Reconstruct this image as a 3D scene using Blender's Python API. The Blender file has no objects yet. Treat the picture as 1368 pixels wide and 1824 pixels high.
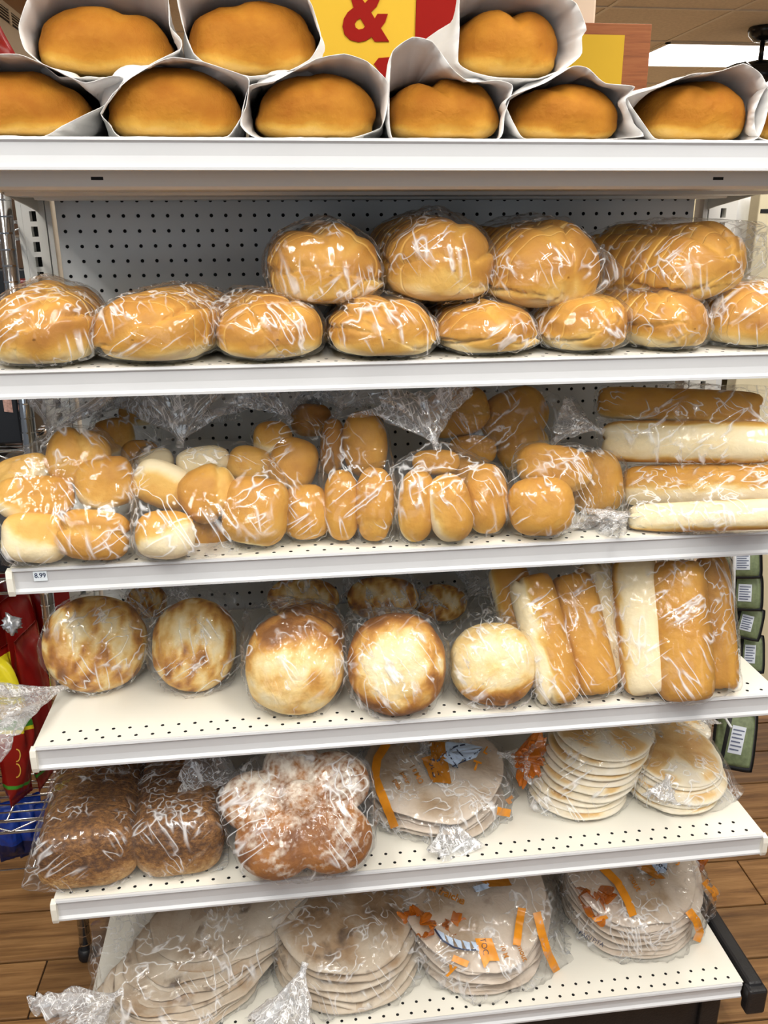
import bpy, bmesh, math, random
import numpy as np
from mathutils import Vector, Matrix
from mathutils.bvhtree import BVHTree

SC = bpy.context.scene
COL = SC.collection

# ------------------------------------------------------------------ camera
CAM_P = np.array([-0.20553, -1.61657, 1.53544])
CAM_R = np.array([0.99258872, -0.12141069, -0.00520275])
CAM_U = np.array([0.04462063, 0.32430308, 0.94490027])
CAM_F = np.array([0.11303372, 0.9381295, -0.327317])
FPX = 1501.57
cd = bpy.data.cameras.new('camera'); cam = bpy.data.objects.new('camera', cd); COL.objects.link(cam)
cd.sensor_width = 36.0; cd.lens = FPX / 1824 * 36.0; cd.clip_start = 0.05; cd.clip_end = 60
cam.matrix_world = Matrix(((CAM_R[0], CAM_U[0], -CAM_F[0], CAM_P[0]), (CAM_R[1], CAM_U[1], -CAM_F[1], CAM_P[1]),
                           (CAM_R[2], CAM_U[2], -CAM_F[2], CAM_P[2]), (0, 0, 0, 1)))
SC.camera = cam

# ------------------------------------------------------------------ world, light, exposure
w = bpy.data.worlds.new('world'); SC.world = w; w.use_nodes = True
w.node_tree.nodes['Background'].inputs[0].default_value = (0.86, 0.92, 1.0, 1)
w.node_tree.nodes['Background'].inputs[1].default_value = 0.15
SC.view_settings.view_transform = 'Standard'; SC.view_settings.look = 'None'
SC.view_settings.exposure = -0.12; SC.view_settings.gamma = 1.0; SC.view_settings.use_curve_mapping = False
SC.cycles.transparent_max_bounces = 24; SC.cycles.max_bounces = 6; SC.cycles.diffuse_bounces = 3; SC.cycles.glossy_bounces = 3; SC.cycles.use_adaptive_sampling = True; SC.cycles.adaptive_threshold = .04; SC.cycles.sample_clamp_indirect = 6
SC.cycles.caustics_reflective = False; SC.cycles.caustics_refractive = False

def area(name, loc, target, sx, sy, watt, col):
    l = bpy.data.lights.new(name, 'AREA'); l.shape = 'RECTANGLE'; l.size = sx; l.size_y = sy; l.energy = watt; l.color = col
    o = bpy.data.objects.new(name, l); o.location = loc
    o.rotation_euler = (Vector(target) - Vector(loc)).to_track_quat('-Z', 'Y').to_euler(); COL.objects.link(o)
    return o
# unseen ceiling lights of the shop, thinned to tubes for crisp film glints, and daylight of the unseen shop front behind as front fill
for fx, fy, fw_ in ((-1.25, -1.2, 35), (.70, -1.2, 35), (-.30, -2.05, 38), (1.75, -2.05, 20), (-1.7, -3.2, 18), (.6, -3.2, 18)):
    for dx in (-.11, .11):
        area('unseen_ceiling_light', (fx + dx, fy, 2.70), (fx + dx, fy, 0), .05, 1.2, fw_ / 2, (1, .955, .88))
area('window_daylight', (-2.4, -5.2, 1.6), (-0.2, 0, 0.9), 2.2, 2.0, 26, (0.82, 0.91, 1.0))
area('window_daylight', (2.1, -5.2, 1.6), (0.2, 0, 0.9), 1.6, 2.0, 15, (0.86, 0.93, 1.0))

# ------------------------------------------------------------------ picture rays -> points of the place
def ray(px, py): return CAM_F + CAM_R * (px - 684) / FPX - CAM_U * (py - 912) / FPX
def at_y(px, py, Y):
    d = ray(px, py); return CAM_P + d * ((Y - CAM_P[1]) / d[1])
def at_z(px, py, Z):
    d = ray(px, py); return CAM_P + d * ((Z - CAM_P[2]) / d[2])
def depth(p): return float((np.asarray(p) - CAM_P) @ CAM_F)
def nrm(v): v = np.asarray(v, float); return v / np.linalg.norm(v)

# ------------------------------------------------------------------ noise
def _h(ix, iy, iz, s):
    h = (ix * 73856093) ^ (iy * 19349663) ^ (iz * 83492791) ^ (s * 2654435761)
    h = h & 0xffffffff; h = ((h ^ (h >> 15)) * 2246822519) & 0xffffffff
    h = ((h ^ (h >> 13)) * 3266489917) & 0xffffffff; h = h ^ (h >> 16)
    return h / 4294967296.0
def vn(p, s=0):
    p = np.asarray(p, float); i = np.floor(p).astype(np.int64); f = p - i; u = f * f * f * (f * (f * 6 - 15) + 10)
    x, y, z = i[..., 0], i[..., 1], i[..., 2]; a, b, c = u[..., 0], u[..., 1], u[..., 2]
    def e(dx, dy, dz): return _h(x + dx, y + dy, z + dz, s)
    l = lambda t, m, n: m + (n - m) * t
    return l(c, l(b, l(a, e(0,0,0), e(1,0,0)), l(a, e(0,1,0), e(1,1,0))), l(b, l(a, e(0,0,1), e(1,0,1)), l(a, e(0,1,1), e(1,1,1)))) * 2 - 1
def fbm(p, s=0, o=3):
    r = 0; a = 1; t = 0; p = np.asarray(p, float)
    for k in range(o): r = r + a * vn(p * 2 ** k, s + k * 17); t += a; a *= .5
    return r / t
def ss(a, b, x): t = np.clip((x - a) / (b - a), 0, 1); return t * t * (3 - 2 * t)

# ------------------------------------------------------------------ objects
def mesh(name, V, F, mat, smooth=True, attrs=None, origin=None):
    """one mesh object; V (n,3), F list of index tuples or (m,4)/(m,3) array; vertices are given in the world"""
    V = np.asarray(V, float)
    o0 = np.zeros(3) if origin is None else np.asarray(origin, float)
    me = bpy.data.meshes.new(name)
    if isinstance(F, np.ndarray):
        n, k = F.shape
        me.vertices.add(len(V)); me.vertices.foreach_set('co', (V - o0).astype(np.float32).ravel())
        me.loops.add(n * k); me.loops.foreach_set('vertex_index', F.astype(np.int32).ravel())
        me.polygons.add(n); me.polygons.foreach_set('loop_start', np.arange(0, n * k, k, dtype=np.int32))
        me.update(calc_edges=True)
    else:
        me.from_pydata((V - o0).tolist(), [], [tuple(int(i) for i in f) for f in F]); me.update()
    if smooth: me.polygons.foreach_set('use_smooth', np.ones(len(me.polygons), dtype=bool))
    for k_, v_ in (attrs or {}).items():
        a = me.attributes.new(k_, 'FLOAT', 'POINT'); a.data.foreach_set('value', np.asarray(v_, np.float32).ravel())
    if mat is not None: me.materials.append(mat)
    o = bpy.data.objects.new(name, me); o.location = o0; COL.objects.link(o)
    return o
def tag(o, label=None, cat=None, group=None, kind=None):
    if label: o['label'] = label
    if cat: o['category'] = cat
    if group: o['group'] = group
    if kind: o['kind'] = kind
    return o
def par(o, p):      # every location here is a world location, nothing is rotated above a mesh
    o.parent = p; o.matrix_parent_inverse = Matrix.Translation(-Vector(p.location)); return o
def empty(name, loc):
    o = bpy.data.objects.new(name, None); o.location = loc; o.empty_display_size = .05; COL.objects.link(o); return o

class MB:
    """collects boxes, tubes and extrusions into one mesh"""
    def __init__(s): s.v = []; s.f = []
    def add(s, V, F):
        b = len(s.v); s.v += [tuple(map(float, p)) for p in V]; s.f += [tuple(i + b for i in f) for f in F]; return s
    def box(s, lo, hi, M=None, bev=0.0):
        x0, y0, z0 = lo; x1, y1, z1 = hi
        if bev > 0:
            bm = bmesh.new(); bmesh.ops.create_cube(bm, size=1)
            for v in bm.verts: v.co = Vector(((x0 + x1) / 2 + v.co.x * (x1 - x0), (y0 + y1) / 2 + v.co.y * (y1 - y0), (z0 + z1) / 2 + v.co.z * (z1 - z0)))
            bmesh.ops.bevel(bm, geom=bm.edges[:] + bm.verts[:], offset=bev, segments=2, profile=.5, affect='EDGES')
            bm.verts.index_update(); V = [np.array(v.co) for v in bm.verts]; F = [[v.index for v in f.verts] for f in bm.faces]; bm.free()
        else:
            V = [np.array(p) for p in ((x0,y0,z0),(x1,y0,z0),(x1,y1,z0),(x0,y1,z0),(x0,y0,z1),(x1,y0,z1),(x1,y1,z1),(x0,y1,z1))]
            F = [(3,2,1,0),(4,5,6,7),(0,1,5,4),(1,2,6,5),(2,3,7,6),(3,0,4,7)]
        if M is not None: V = [M @ v for v in V] if isinstance(M, np.ndarray) else [np.array(M @ Vector(v)) for v in V]
        return s.add(V, F)
    def tube(s, P, r, n=8, cap=True):
        P = [np.asarray(p, float) for p in P]; rs = r if hasattr(r, '__len__') else [r] * len(P)
        V = []; F = []
        for i, p in enumerate(P):
            t = nrm(P[min(i + 1, len(P) - 1)] - P[max(i - 1, 0)])
            a = nrm(np.cross(t, [0, 0, 1] if abs(t[2]) < .9 else [1, 0, 0])); b = np.cross(t, a)
            for k in range(n):
                q = 2 * math.pi * k / n; V.append(p + rs[i] * (a * math.cos(q) + b * math.sin(q)))
        for i in range(len(P) - 1):
            for k in range(n): F.append((i*n + k, i*n + (k+1) % n, (i+1)*n + (k+1) % n, (i+1)*n + k))
        if cap: F.append(tuple(range(n - 1, -1, -1))); F.append(tuple((len(P)-1)*n + k for k in range(n)))
        return s.add(V, F)
    def lathe(s, c, prof, n=24):
        V = []; F = []
        for r, z in prof:
            for k in range(n):
                q = 2 * math.pi * k / n; V.append((c[0] + r * math.cos(q), c[1] + r * math.sin(q), c[2] + z))
        for i in range(len(prof) - 1):
            for k in range(n): F.append((i*n + k, i*n + (k+1) % n, (i+1)*n + (k+1) % n, (i+1)*n + k))
        F.append(tuple(range(n-1, -1, -1))); F.append(tuple((len(prof)-1)*n + k for k in range(n)))
        return s.add(V, F)
    def prism(s, poly, x0, x1, axis=0):
        """closed outline swept along an axis; outline coordinates are the two others in order"""
        n = len(poly)
        def p(a, q): c = list(q); c.insert(axis, a); return c
        V = [p(x0, q) for q in poly] + [p(x1, q) for q in poly]
        F = [(k, (k+1) % n, n + (k+1) % n, n + k) for k in range(n)] + [tuple(range(n-1, -1, -1)), tuple(range(n, 2*n))]
        return s.add(V, F)
    def build(s, name, mat, parent=None, smooth=False, origin=None):
        o = mesh(name, np.array(s.v), s.f, mat, smooth, origin=origin)
        bm = bmesh.new(); bm.from_mesh(o.data); bmesh.ops.recalc_face_normals(bm, faces=bm.faces); bm.to_mesh(o.data); bm.free()
        if parent is not None: par(o, parent)
        return o

# ------------------------------------------------------------------ materials
def nt(name):
    m = bpy.data.materials.new(name); m.use_nodes = True; t = m.node_tree; return m, t, t.nodes, t.links, t.nodes['Principled BSDF']
def plain(name, col, rough=.5, metal=0, spec=.4, noise=0, nscale=30, bump=0, bscale=200):
    m, t, N, L, B = nt(name)
    B.inputs['Base Color'].default_value = (*col, 1); B.inputs['Roughness'].default_value = rough; B.inputs['Metallic'].default_value = metal
    B.inputs['Specular IOR Level'].default_value = spec
    if noise or bump: tc = N.new('ShaderNodeTexCoord')
    if noise:
        n = N.new('ShaderNodeTexNoise'); n.inputs['Scale'].default_value = nscale; n.inputs['Detail'].default_value = 5
        L.new(tc.outputs['Object'], n.inputs['Vector']); r = N.new('ShaderNodeValToRGB')
        r.color_ramp.elements[0].position = .3; r.color_ramp.elements[1].position = .7
        r.color_ramp.elements[0].color = (*[c * (1 - noise) for c in col], 1); r.color_ramp.elements[1].color = (*[min(1, c * (1 + noise * .6)) for c in col], 1)
        L.new(n.outputs['Fac'], r.inputs['Fac']); L.new(r.outputs['Color'], B.inputs['Base Color'])
    if bump:
        n2 = N.new('ShaderNodeTexNoise'); n2.inputs['Scale'].default_value = bscale; n2.inputs['Detail'].default_value = 4
        L.new(tc.outputs['Object'], n2.inputs['Vector']); b = N.new('ShaderNodeBump'); b.inputs['Strength'].default_value = bump; b.inputs['Distance'].default_value = .004
        L.new(n2.outputs['Fac'], b.inputs['Height']); L.new(b.outputs['Normal'], B.inputs['Normal'])
    return m
def bread_mat(name, stops, mottle=.25, mscale=28, spots=0, spotcol=(.10, .03, .01), flour=0, bump=.35, bscale=140, rough=.55, spec=.3):
    """crust: the attribute 'bake' (how brown the oven left it) through a colour ramp, broken up by noise"""
    m, t, N, L, B = nt(name)
    at = N.new('ShaderNodeAttribute'); at.attribute_name = 'bake'
    tc = N.new('ShaderNodeTexCoord'); oi = N.new('ShaderNodeObjectInfo')
    ad = N.new('ShaderNodeVectorMath'); ad.operation = 'MULTIPLY_ADD'; ad.inputs[1].default_value = (1, 1, 1)
    cmb = N.new('ShaderNodeCombineXYZ'); mu = N.new('ShaderNodeMath'); mu.operation = 'MULTIPLY'; mu.inputs[1].default_value = 7
    L.new(oi.outputs['Random'], mu.inputs[0]); L.new(mu.outputs[0], cmb.inputs[0]); L.new(mu.outputs[0], cmb.inputs[2])
    L.new(tc.outputs['Object'], ad.inputs[0]); L.new(cmb.outputs[0], ad.inputs[2])
    n = N.new('ShaderNodeTexNoise'); n.inputs['Scale'].default_value = mscale; n.inputs['Detail'].default_value = 6; n.inputs['Roughness'].default_value = .6
    L.new(ad.outputs[0], n.inputs['Vector'])
    s = N.new('ShaderNodeMath'); s.operation = 'SUBTRACT'; s.inputs[1].default_value = .5; L.new(n.outputs['Fac'], s.inputs[0])
    k = N.new('ShaderNodeMath'); k.operation = 'MULTIPLY_ADD'; k.inputs[1].default_value = mottle * 2; L.new(s.outputs[0], k.inputs[0]); L.new(at.outputs['Fac'], k.inputs[2])
    r = N.new('ShaderNodeValToRGB'); e = r.color_ramp.elements
    e[0].position, e[0].color = stops[0][0], (*stops[0][1], 1); e[1].position, e[1].color = stops[-1][0], (*stops[-1][1], 1)
    for p, c in stops[1:-1]: x = e.new(p); x.color = (*c, 1)
    L.new(k.outputs[0], r.inputs['Fac']); col = r.outputs['Color']
    def over(col, fac, c):
        mx = N.new('ShaderNodeMix'); mx.data_type = 'RGBA'; L.new(fac, mx.inputs[0]); L.new(col, mx.inputs[6]); mx.inputs[7].default_value = (*c, 1); return mx.outputs[2]
    if spots:
        n3 = N.new('ShaderNodeTexNoise'); n3.inputs['Scale'].default_value = mscale * 1.7; n3.inputs['Detail'].default_value = 5; L.new(ad.outputs[0], n3.inputs['Vector'])
        mr = N.new('ShaderNodeMapRange'); mr.inputs['From Min'].default_value = .60; mr.inputs['From Max'].default_value = .74; mr.inputs['To Max'].default_value = spots
        L.new(n3.outputs['Fac'], mr.inputs['Value']); col = over(col, mr.outputs[0], spotcol)
    if flour:
        fl = N.new('ShaderNodeAttribute'); fl.attribute_name = 'flour'
        n4 = N.new('ShaderNodeTexNoise'); n4.inputs['Scale'].default_value = 160; n4.inputs['Detail'].default_value = 4; L.new(ad.outputs[0], n4.inputs['Vector'])
        a4 = N.new('ShaderNodeMath'); a4.operation = 'ADD'; L.new(fl.outputs['Fac'], a4.inputs[0]); L.new(n4.outputs['Fac'], a4.inputs[1])
        mr = N.new('ShaderNodeMapRange'); mr.inputs['From Min'].default_value = .72; mr.inputs['From Max'].default_value = 1.35; mr.inputs['To Max'].default_value = flour
        L.new(a4.outputs[0], mr.inputs['Value']); col = over(col, mr.outputs[0], (.85, .80, .70))
    L.new(col, B.inputs['Base Color']); B.inputs['Roughness'].default_value = rough; B.inputs['Specular IOR Level'].default_value = spec
    n2 = N.new('ShaderNodeTexNoise'); n2.inputs['Scale'].default_value = bscale; n2.inputs['Detail'].default_value = 6; L.new(ad.outputs[0], n2.inputs['Vector'])
    n5 = N.new('ShaderNodeTexNoise'); n5.inputs['Scale'].default_value = 38; n5.inputs['Detail'].default_value = 3; n5.inputs['Distortion'].default_value = .8; L.new(ad.outputs[0], n5.inputs['Vector'])
    h5 = N.new('ShaderNodeMath'); h5.operation = 'MULTIPLY_ADD'; h5.inputs[1].default_value = 1.6; L.new(n5.outputs['Fac'], h5.inputs[0]); L.new(n2.outputs['Fac'], h5.inputs[2])
    b = N.new('ShaderNodeBump'); b.inputs['Strength'].default_value = bump; b.inputs['Distance'].default_value = .004; L.new(h5.outputs[0], b.inputs['Height']); L.new(b.outputs['Normal'], B.inputs['Normal'])
    return m
def film_mat(name, haze=.022, gloss=.036, scale=14, strength=1.0, rough=.10, tint=(.99, .99, .99), top=.30, spread=.50, crease=.58):
    """clear polythene: nearly invisible where taut, glints of tension folds painted on as white streaks in patches, gloss stronger towards grazing"""
    m, t, N, L, B = nt(name); N.remove(B); out = N['Material Output']
    def math_(op, a, b=None, c=None):
        n = N.new('ShaderNodeMath'); n.operation = op
        for i, v in enumerate((a, b, c)):
            if v is None: continue
            if isinstance(v, (int, float)): n.inputs[i].default_value = v
            else: L.new(v, n.inputs[i])
        return n.outputs[0]
    tc = N.new('ShaderNodeTexCoord'); oi = N.new('ShaderNodeObjectInfo')
    cmb = N.new('ShaderNodeCombineXYZ'); r9 = math_('MULTIPLY', oi.outputs['Random'], 9.0)
    L.new(r9, cmb.inputs[0]); L.new(r9, cmb.inputs[1])
    ad = N.new('ShaderNodeVectorMath'); L.new(tc.outputs['Object'], ad.inputs[0]); L.new(cmb.outputs[0], ad.inputs[1])
    def folds(ang, sc, st, msc, lo, wd):
        """mask of thin straight painted glints running across the front of things, in patches"""
        mp = N.new('ShaderNodeMapping'); mp.inputs['Rotation'].default_value = (.25, ang, .15); L.new(ad.outputs[0], mp.inputs['Vector'])
        m2 = N.new('ShaderNodeMapping'); m2.inputs['Scale'].default_value = (st, .8, 1); L.new(mp.outputs[0], m2.inputs['Vector'])
        n = N.new('ShaderNodeTexNoise'); n.inputs['Scale'].default_value = sc; n.inputs['Detail'].default_value = 1; L.new(m2.outputs[0], n.inputs['Vector'])
        ridge = math_('MAXIMUM', math_('MULTIPLY_ADD', math_('ABSOLUTE', math_('SUBTRACT', n.outputs['Fac'], .5)), -1 / wd, 1.0), 0.0)
        k = N.new('ShaderNodeTexNoise'); k.inputs['Scale'].default_value = msc; k.inputs['Detail'].default_value = 0.6; L.new(mp.outputs[0], k.inputs['Vector'])
        mk = N.new('ShaderNodeMapRange'); mk.inputs['From Min'].default_value = lo; mk.inputs['From Max'].default_value = lo + .10; L.new(k.outputs['Fac'], mk.inputs['Value'])
        return math_('MULTIPLY', ridge, mk.outputs[0])
    glint_mask = math_('MAXIMUM', math_('MAXIMUM', folds(.6, scale * 3.6, .075, scale * .9, spread, .045), folds(-1.0, scale * 4.2, .07, scale * 1.1, spread + .02, .045)), folds(1.75, scale * 3.0, .09, scale * .8, spread + .04, .05))
    vo = N.new('ShaderNodeTexVoronoi'); vo.inputs['Scale'].default_value = scale * 1.3; L.new(ad.outputs[0], vo.inputs['Vector'])
    nb = N.new('ShaderNodeTexNoise'); nb.inputs['Scale'].default_value = scale * .6; nb.inputs['Detail'].default_value = 1; L.new(ad.outputs[0], nb.inputs['Vector'])
    h = math_('MULTIPLY_ADD', nb.outputs['Fac'], 2.4, math_('MULTIPLY', vo.outputs['Distance'], .9))
    bp = N.new('ShaderNodeBump'); bp.inputs['Strength'].default_value = strength; bp.inputs['Distance'].default_value = .006; L.new(h, bp.inputs['Height'])
    lw = N.new('ShaderNodeLayerWeight'); lw.inputs['Blend'].default_value = .5; L.new(bp.outputs['Normal'], lw.inputs['Normal'])
    fac = math_('MINIMUM', math_('MULTIPLY_ADD', glint_mask, crease * .05, math_('MULTIPLY_ADD', math_('POWER', lw.outputs['Facing'], 3.2), top, gloss)), .9)
    hz = math_('MULTIPLY_ADD', math_('POWER', glint_mask, 1.5), crease, haze)  # crease highlights painted as white diffuse streaks, whatever the lamps do
    tr = N.new('ShaderNodeBsdfTransparent'); tr.inputs[0].default_value = (*tint, 1)
    gl = N.new('ShaderNodeBsdfGlossy'); gl.inputs['Roughness'].default_value = rough; L.new(bp.outputs['Normal'], gl.inputs['Normal'])
    df = N.new('ShaderNodeBsdfDiffuse'); df.inputs[0].default_value = (.95, .96, .98, 1); m0 = N.new('ShaderNodeMixShader'); L.new(hz, m0.inputs[0]); L.new(tr.outputs[0], m0.inputs[1]); L.new(df.outputs[0], m0.inputs[2])
    m1 = N.new('ShaderNodeMixShader'); L.new(fac, m1.inputs[0]); L.new(m0.outputs[0], m1.inputs[1]); L.new(gl.outputs[0], m1.inputs[2])
    L.new(m1.outputs[0], out.inputs['Surface'])
    return m
def emit(name, col, s):
    m, t, N, L, B = nt(name); N.remove(B); e = N.new('ShaderNodeEmission'); e.inputs[0].default_value = (*col, 1); e.inputs[1].default_value = s
    L.new(e.outputs[0], N['Material Output'].inputs['Surface']); return m
def wood_mat(name, cols, axis_scale=(1.2, 22, 22), rough=.45):
    m, t, N, L, B = nt(name); tc = N.new('ShaderNodeTexCoord'); oi = N.new('ShaderNodeObjectInfo')
    cmb = N.new('ShaderNodeCombineXYZ'); mu = N.new('ShaderNodeMath'); mu.operation = 'MULTIPLY'; mu.inputs[1].default_value = 31
    L.new(oi.outputs['Random'], mu.inputs[0]); L.new(mu.outputs[0], cmb.inputs[0]); L.new(mu.outputs[0], cmb.inputs[1])
    ad = N.new('ShaderNodeVectorMath'); L.new(tc.outputs['Object'], ad.inputs[0]); L.new(cmb.outputs[0], ad.inputs[1])
    mp = N.new('ShaderNodeMapping'); mp.inputs['Scale'].default_value = axis_scale; L.new(ad.outputs[0], mp.inputs['Vector'])
    n = N.new('ShaderNodeTexNoise'); n.inputs['Scale'].default_value = 2.2; n.inputs['Detail'].default_value = 9; n.inputs['Roughness'].default_value = .68; n.inputs['Distortion'].default_value = .4
    L.new(mp.outputs[0], n.inputs['Vector']); r = N.new('ShaderNodeValToRGB'); e = r.color_ramp.elements
    e[0].position, e[0].color = .30, (*cols[0], 1); e[1].position, e[1].color = .72, (*cols[2], 1); x = e.new(.5); x.color = (*cols[1], 1)
    L.new(n.outputs['Fac'], r.inputs['Fac'])
    hv = N.new('ShaderNodeHueSaturation'); mr = N.new('ShaderNodeMapRange'); mr.inputs['To Min'].default_value = .8; mr.inputs['To Max'].default_value = 1.2; L.new(oi.outputs['Random'], mr.inputs['Value'])
    L.new(mr.outputs[0], hv.inputs['Value']); L.new(r.outputs['Color'], hv.inputs['Color']); L.new(hv.outputs['Color'], B.inputs['Base Color'])
    B.inputs['Roughness'].default_value = rough
    b = N.new('ShaderNodeBump'); b.inputs['Strength'].default_value = .25; b.inputs['Distance'].default_value = .002; L.new(n.outputs['Fac'], b.inputs['Height']); L.new(b.outputs['Normal'], B.inputs['Normal'])
    return m
GOLD = [(0.0, (.84, .72, .47)), (.2, (.82, .64, .31)), (.42, (.72, .445, .105)), (.72, (.575, .285, .036)), (1.0, (.36, .135, .013))]
M = {}
M['white_metal'] = plain('white_enamel', (.80, .79, .75), .35, noise=.03, nscale=6)
M['cream_metal'] = plain('cream_enamel', (.79, .77, .69), .4, noise=.03, nscale=6)
M['rail'] = plain('price_rail_white', (.60, .61, .63), .4, noise=.02, nscale=9)
M['panel'] = plain('pegboard_grey_white', (.62, .63, .63), .45)
M['dark'] = plain('gap_shade', (.012, .012, .013), .8)  # near-black colour stands in for the shade inside holes and slots
M['chrome'] = plain('chrome', (.75, .76, .78), .14, metal=1)
M['black'] = plain('black_rubber', (.015, .015, .017), .45, noise=.3, nscale=20, bump=.2)
M['bread'] = bread_mat('golden_crust', GOLD, .16, 26, bump=.22)
M['loafcrust'] = bread_mat('orange_crust', [(0, (.68, .46, .15)), (.3, (.60, .34, .06)), (.55, (.46, .20, .022)), (1, (.31, .105, .009))], .26, 26, bump=.45, bscale=150, rough=.7, spec=.15)
M['flat'] = bread_mat('blistered_crust', [(0, (.84, .72, .46)), (.3, (.80, .58, .24)), (.55, (.64, .34, .07)), (.8, (.42, .17, .025)), (1, (.22, .08, .012))], .5, 22, bump=.5, bscale=70)
M['crumb'] = plain('white_crumb', (.83, .74, .55), .8, noise=.08, nscale=80, bump=.4, bscale=260)
M['rye'] = bread_mat('wholegrain_crust', [(0, (.60, .38, .16)), (.35, (.42, .22, .07)), (.65, (.27, .12, .03)), (1, (.11, .045, .014))], .8, 130, bump=.8, bscale=240)
M['flour'] = bread_mat('floured_crust', [(0, (.78, .62, .38)), (.35, (.52, .25, .06)), (.7, (.34, .13, .022)), (1, (.15, .05, .012))], .3, 34, flour=.8, bump=.4)
M['pita'] = bread_mat('pita_crust', [(0, (.86, .80, .68)), (.4, (.84, .73, .52)), (.65, (.74, .50, .21)), (1, (.52, .27, .07))], .42, 15, bump=.2)
M['naan'] = bread_mat('charred_flatbread', [(0, (.66, .58, .47)), (.42, (.54, .44, .33)), (.7, (.38, .25, .14)), (1, (.17, .10, .05))], .65, 15, spots=.85, spotcol=(.09, .055, .035), bump=.35, bscale=60)
M['tortilla'] = bread_mat('tortilla', [(0, (.68, .59, .50)), (.6, (.55, .45, .35)), (1, (.36, .25, .15))], .5, 22, spots=.5, spotcol=(.22, .14, .09), bump=.3, bscale=60)
M['film'] = film_mat('clear_film')
M['film_tail'] = film_mat('gathered_film', haze=.17, gloss=.12, scale=24, strength=1.0, rough=.12, spread=.42, crease=.75)
M['paper'] = plain('white_bag_paper', (.80, .785, .77), .75, spec=.2, bump=.25, bscale=40)
# ================================================================== the shop around the shelves
M['plank'] = wood_mat('floor_plank_wood', [(.085, .036, .011), (.23, .112, .036), (.40, .22, .085)], rough=.6)
M['grout'] = plain('floor_gap', (.02, .012, .008), .9)
M['tile'] = plain('ceiling_tile_board', (.72, .64, .52), .9, noise=.10, nscale=45, bump=.5, bscale=90)
M['tbar'] = plain('ceiling_bar', (.74, .68, .58), .5)
M['wallpaint'] = plain('wall_paint', (.66, .52, .33), .8, noise=.06, nscale=3)
M['lamp'] = emit('lamp_diffuser', (1, .97, .92), 5.0)

fl = MB().box((-4.2, -2.6, -.06), (5.4, 8.2, -.006)).build('floor', M['grout']); fl['kind'] = 'structure'
far = MB().box((-4.2, 1.74, -.05), (5.4, 8.2, -.001)).build('floor', plain('far_floor_wood', (.36, .24, .14), .5, noise=.15, nscale=4)); far['kind'] = 'structure'
for fx, fy in ((-2.4, 2.6), (1.2, 2.4), (-1.6, 5.6), (2.0, 7.2)): area('unseen_ceiling_light', (fx, fy, 2.70), (fx, fy, 0), .6, 1.2, 55, (1, .93, .82))  # unseen lamps added to lift the dim far ceiling by bounce
area('unseen_ceiling_light', (1.5, .45, 2.70), (1.5, .45, 0), .3, 1.2, 26, (1, .95, .88))  # unseen lamp added to brighten the notice board and its yellow sheet
rng = random.Random(5)
fa = -.030                                                      # boards run a touch askew to the shelves
fR = np.array([[math.cos(fa), -math.sin(fa), 0], [math.sin(fa), math.cos(fa), 0], [0, 0, 1]])
PW, PL = .1452, 1.22
pm = MB().box((-PL / 2 + .0015, -PW / 2 + .0025, -.012), (PL / 2 - .0015, PW / 2 - .0025, 0), bev=.002).build('plank', M['plank'])
first = True
for r in range(-13, 12):
    off = rng.random() * PL
    for c in range(-2, 3):
        x = c * PL + off - .3; y = -.01 + .028 + r * PW + PW / 2
        p = fR @ np.array([x, y, 0])
        o = pm if first else pm.copy()
        if not first: COL.objects.link(o)
        first = False
        o.location = p; o.rotation_euler = (0, 0, fa); o.parent = fl

ZC = 2.75
ce = MB().box((-4.2, -2.6, ZC + .02), (5.4, 8.2, ZC + .06)).build('ceiling', M['tile']); ce['kind'] = 'structure'
TX, TY = .81, .965
tm = MB().box((-TX / 2 + .012, -TY / 2 + .012, .004), (TX / 2 - .012, TY / 2 - .012, .018)).build('ceiling_tile', M['tile'])
first = True
X0, Y0 = 1.86 - 3 * TX, 4.0 - 3 * TY
lamp_cells = {(4, 4), (5, 4)}
for i in range(-3, 7):
    for j in range(0, 8):
        if (i, j) in lamp_cells: continue
        o = tm if first else tm.copy()
        if not first: COL.objects.link(o)
        first = False
        o.location = (X0 + i * TX + TX / 2, Y0 + j * TY + TY / 2, ZC - .004); o.parent = ce
for i in range(-3, 8):
    par(MB().box((X0 + i * TX - .012, Y0, ZC - .006), (X0 + i * TX + .012, Y0 + 8 * TY, ZC + .002)).build('ceiling_bar', M['tbar']), ce)
for j in range(0, 9):
    par(MB().box((X0 - 3 * TX, Y0 + j * TY - .012, ZC - .0075), (X0 + 7 * TX, Y0 + j * TY + .012, ZC + .001)).build('ceiling_bar', M['tbar']), ce)
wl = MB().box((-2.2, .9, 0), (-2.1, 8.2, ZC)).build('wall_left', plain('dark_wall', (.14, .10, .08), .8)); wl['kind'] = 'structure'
wl = MB().box((-4.2, 8.2, 0), (5.4, 8.3, ZC)).build('wall_back', M['wallpaint']); wl['kind'] = 'structure'

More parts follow.
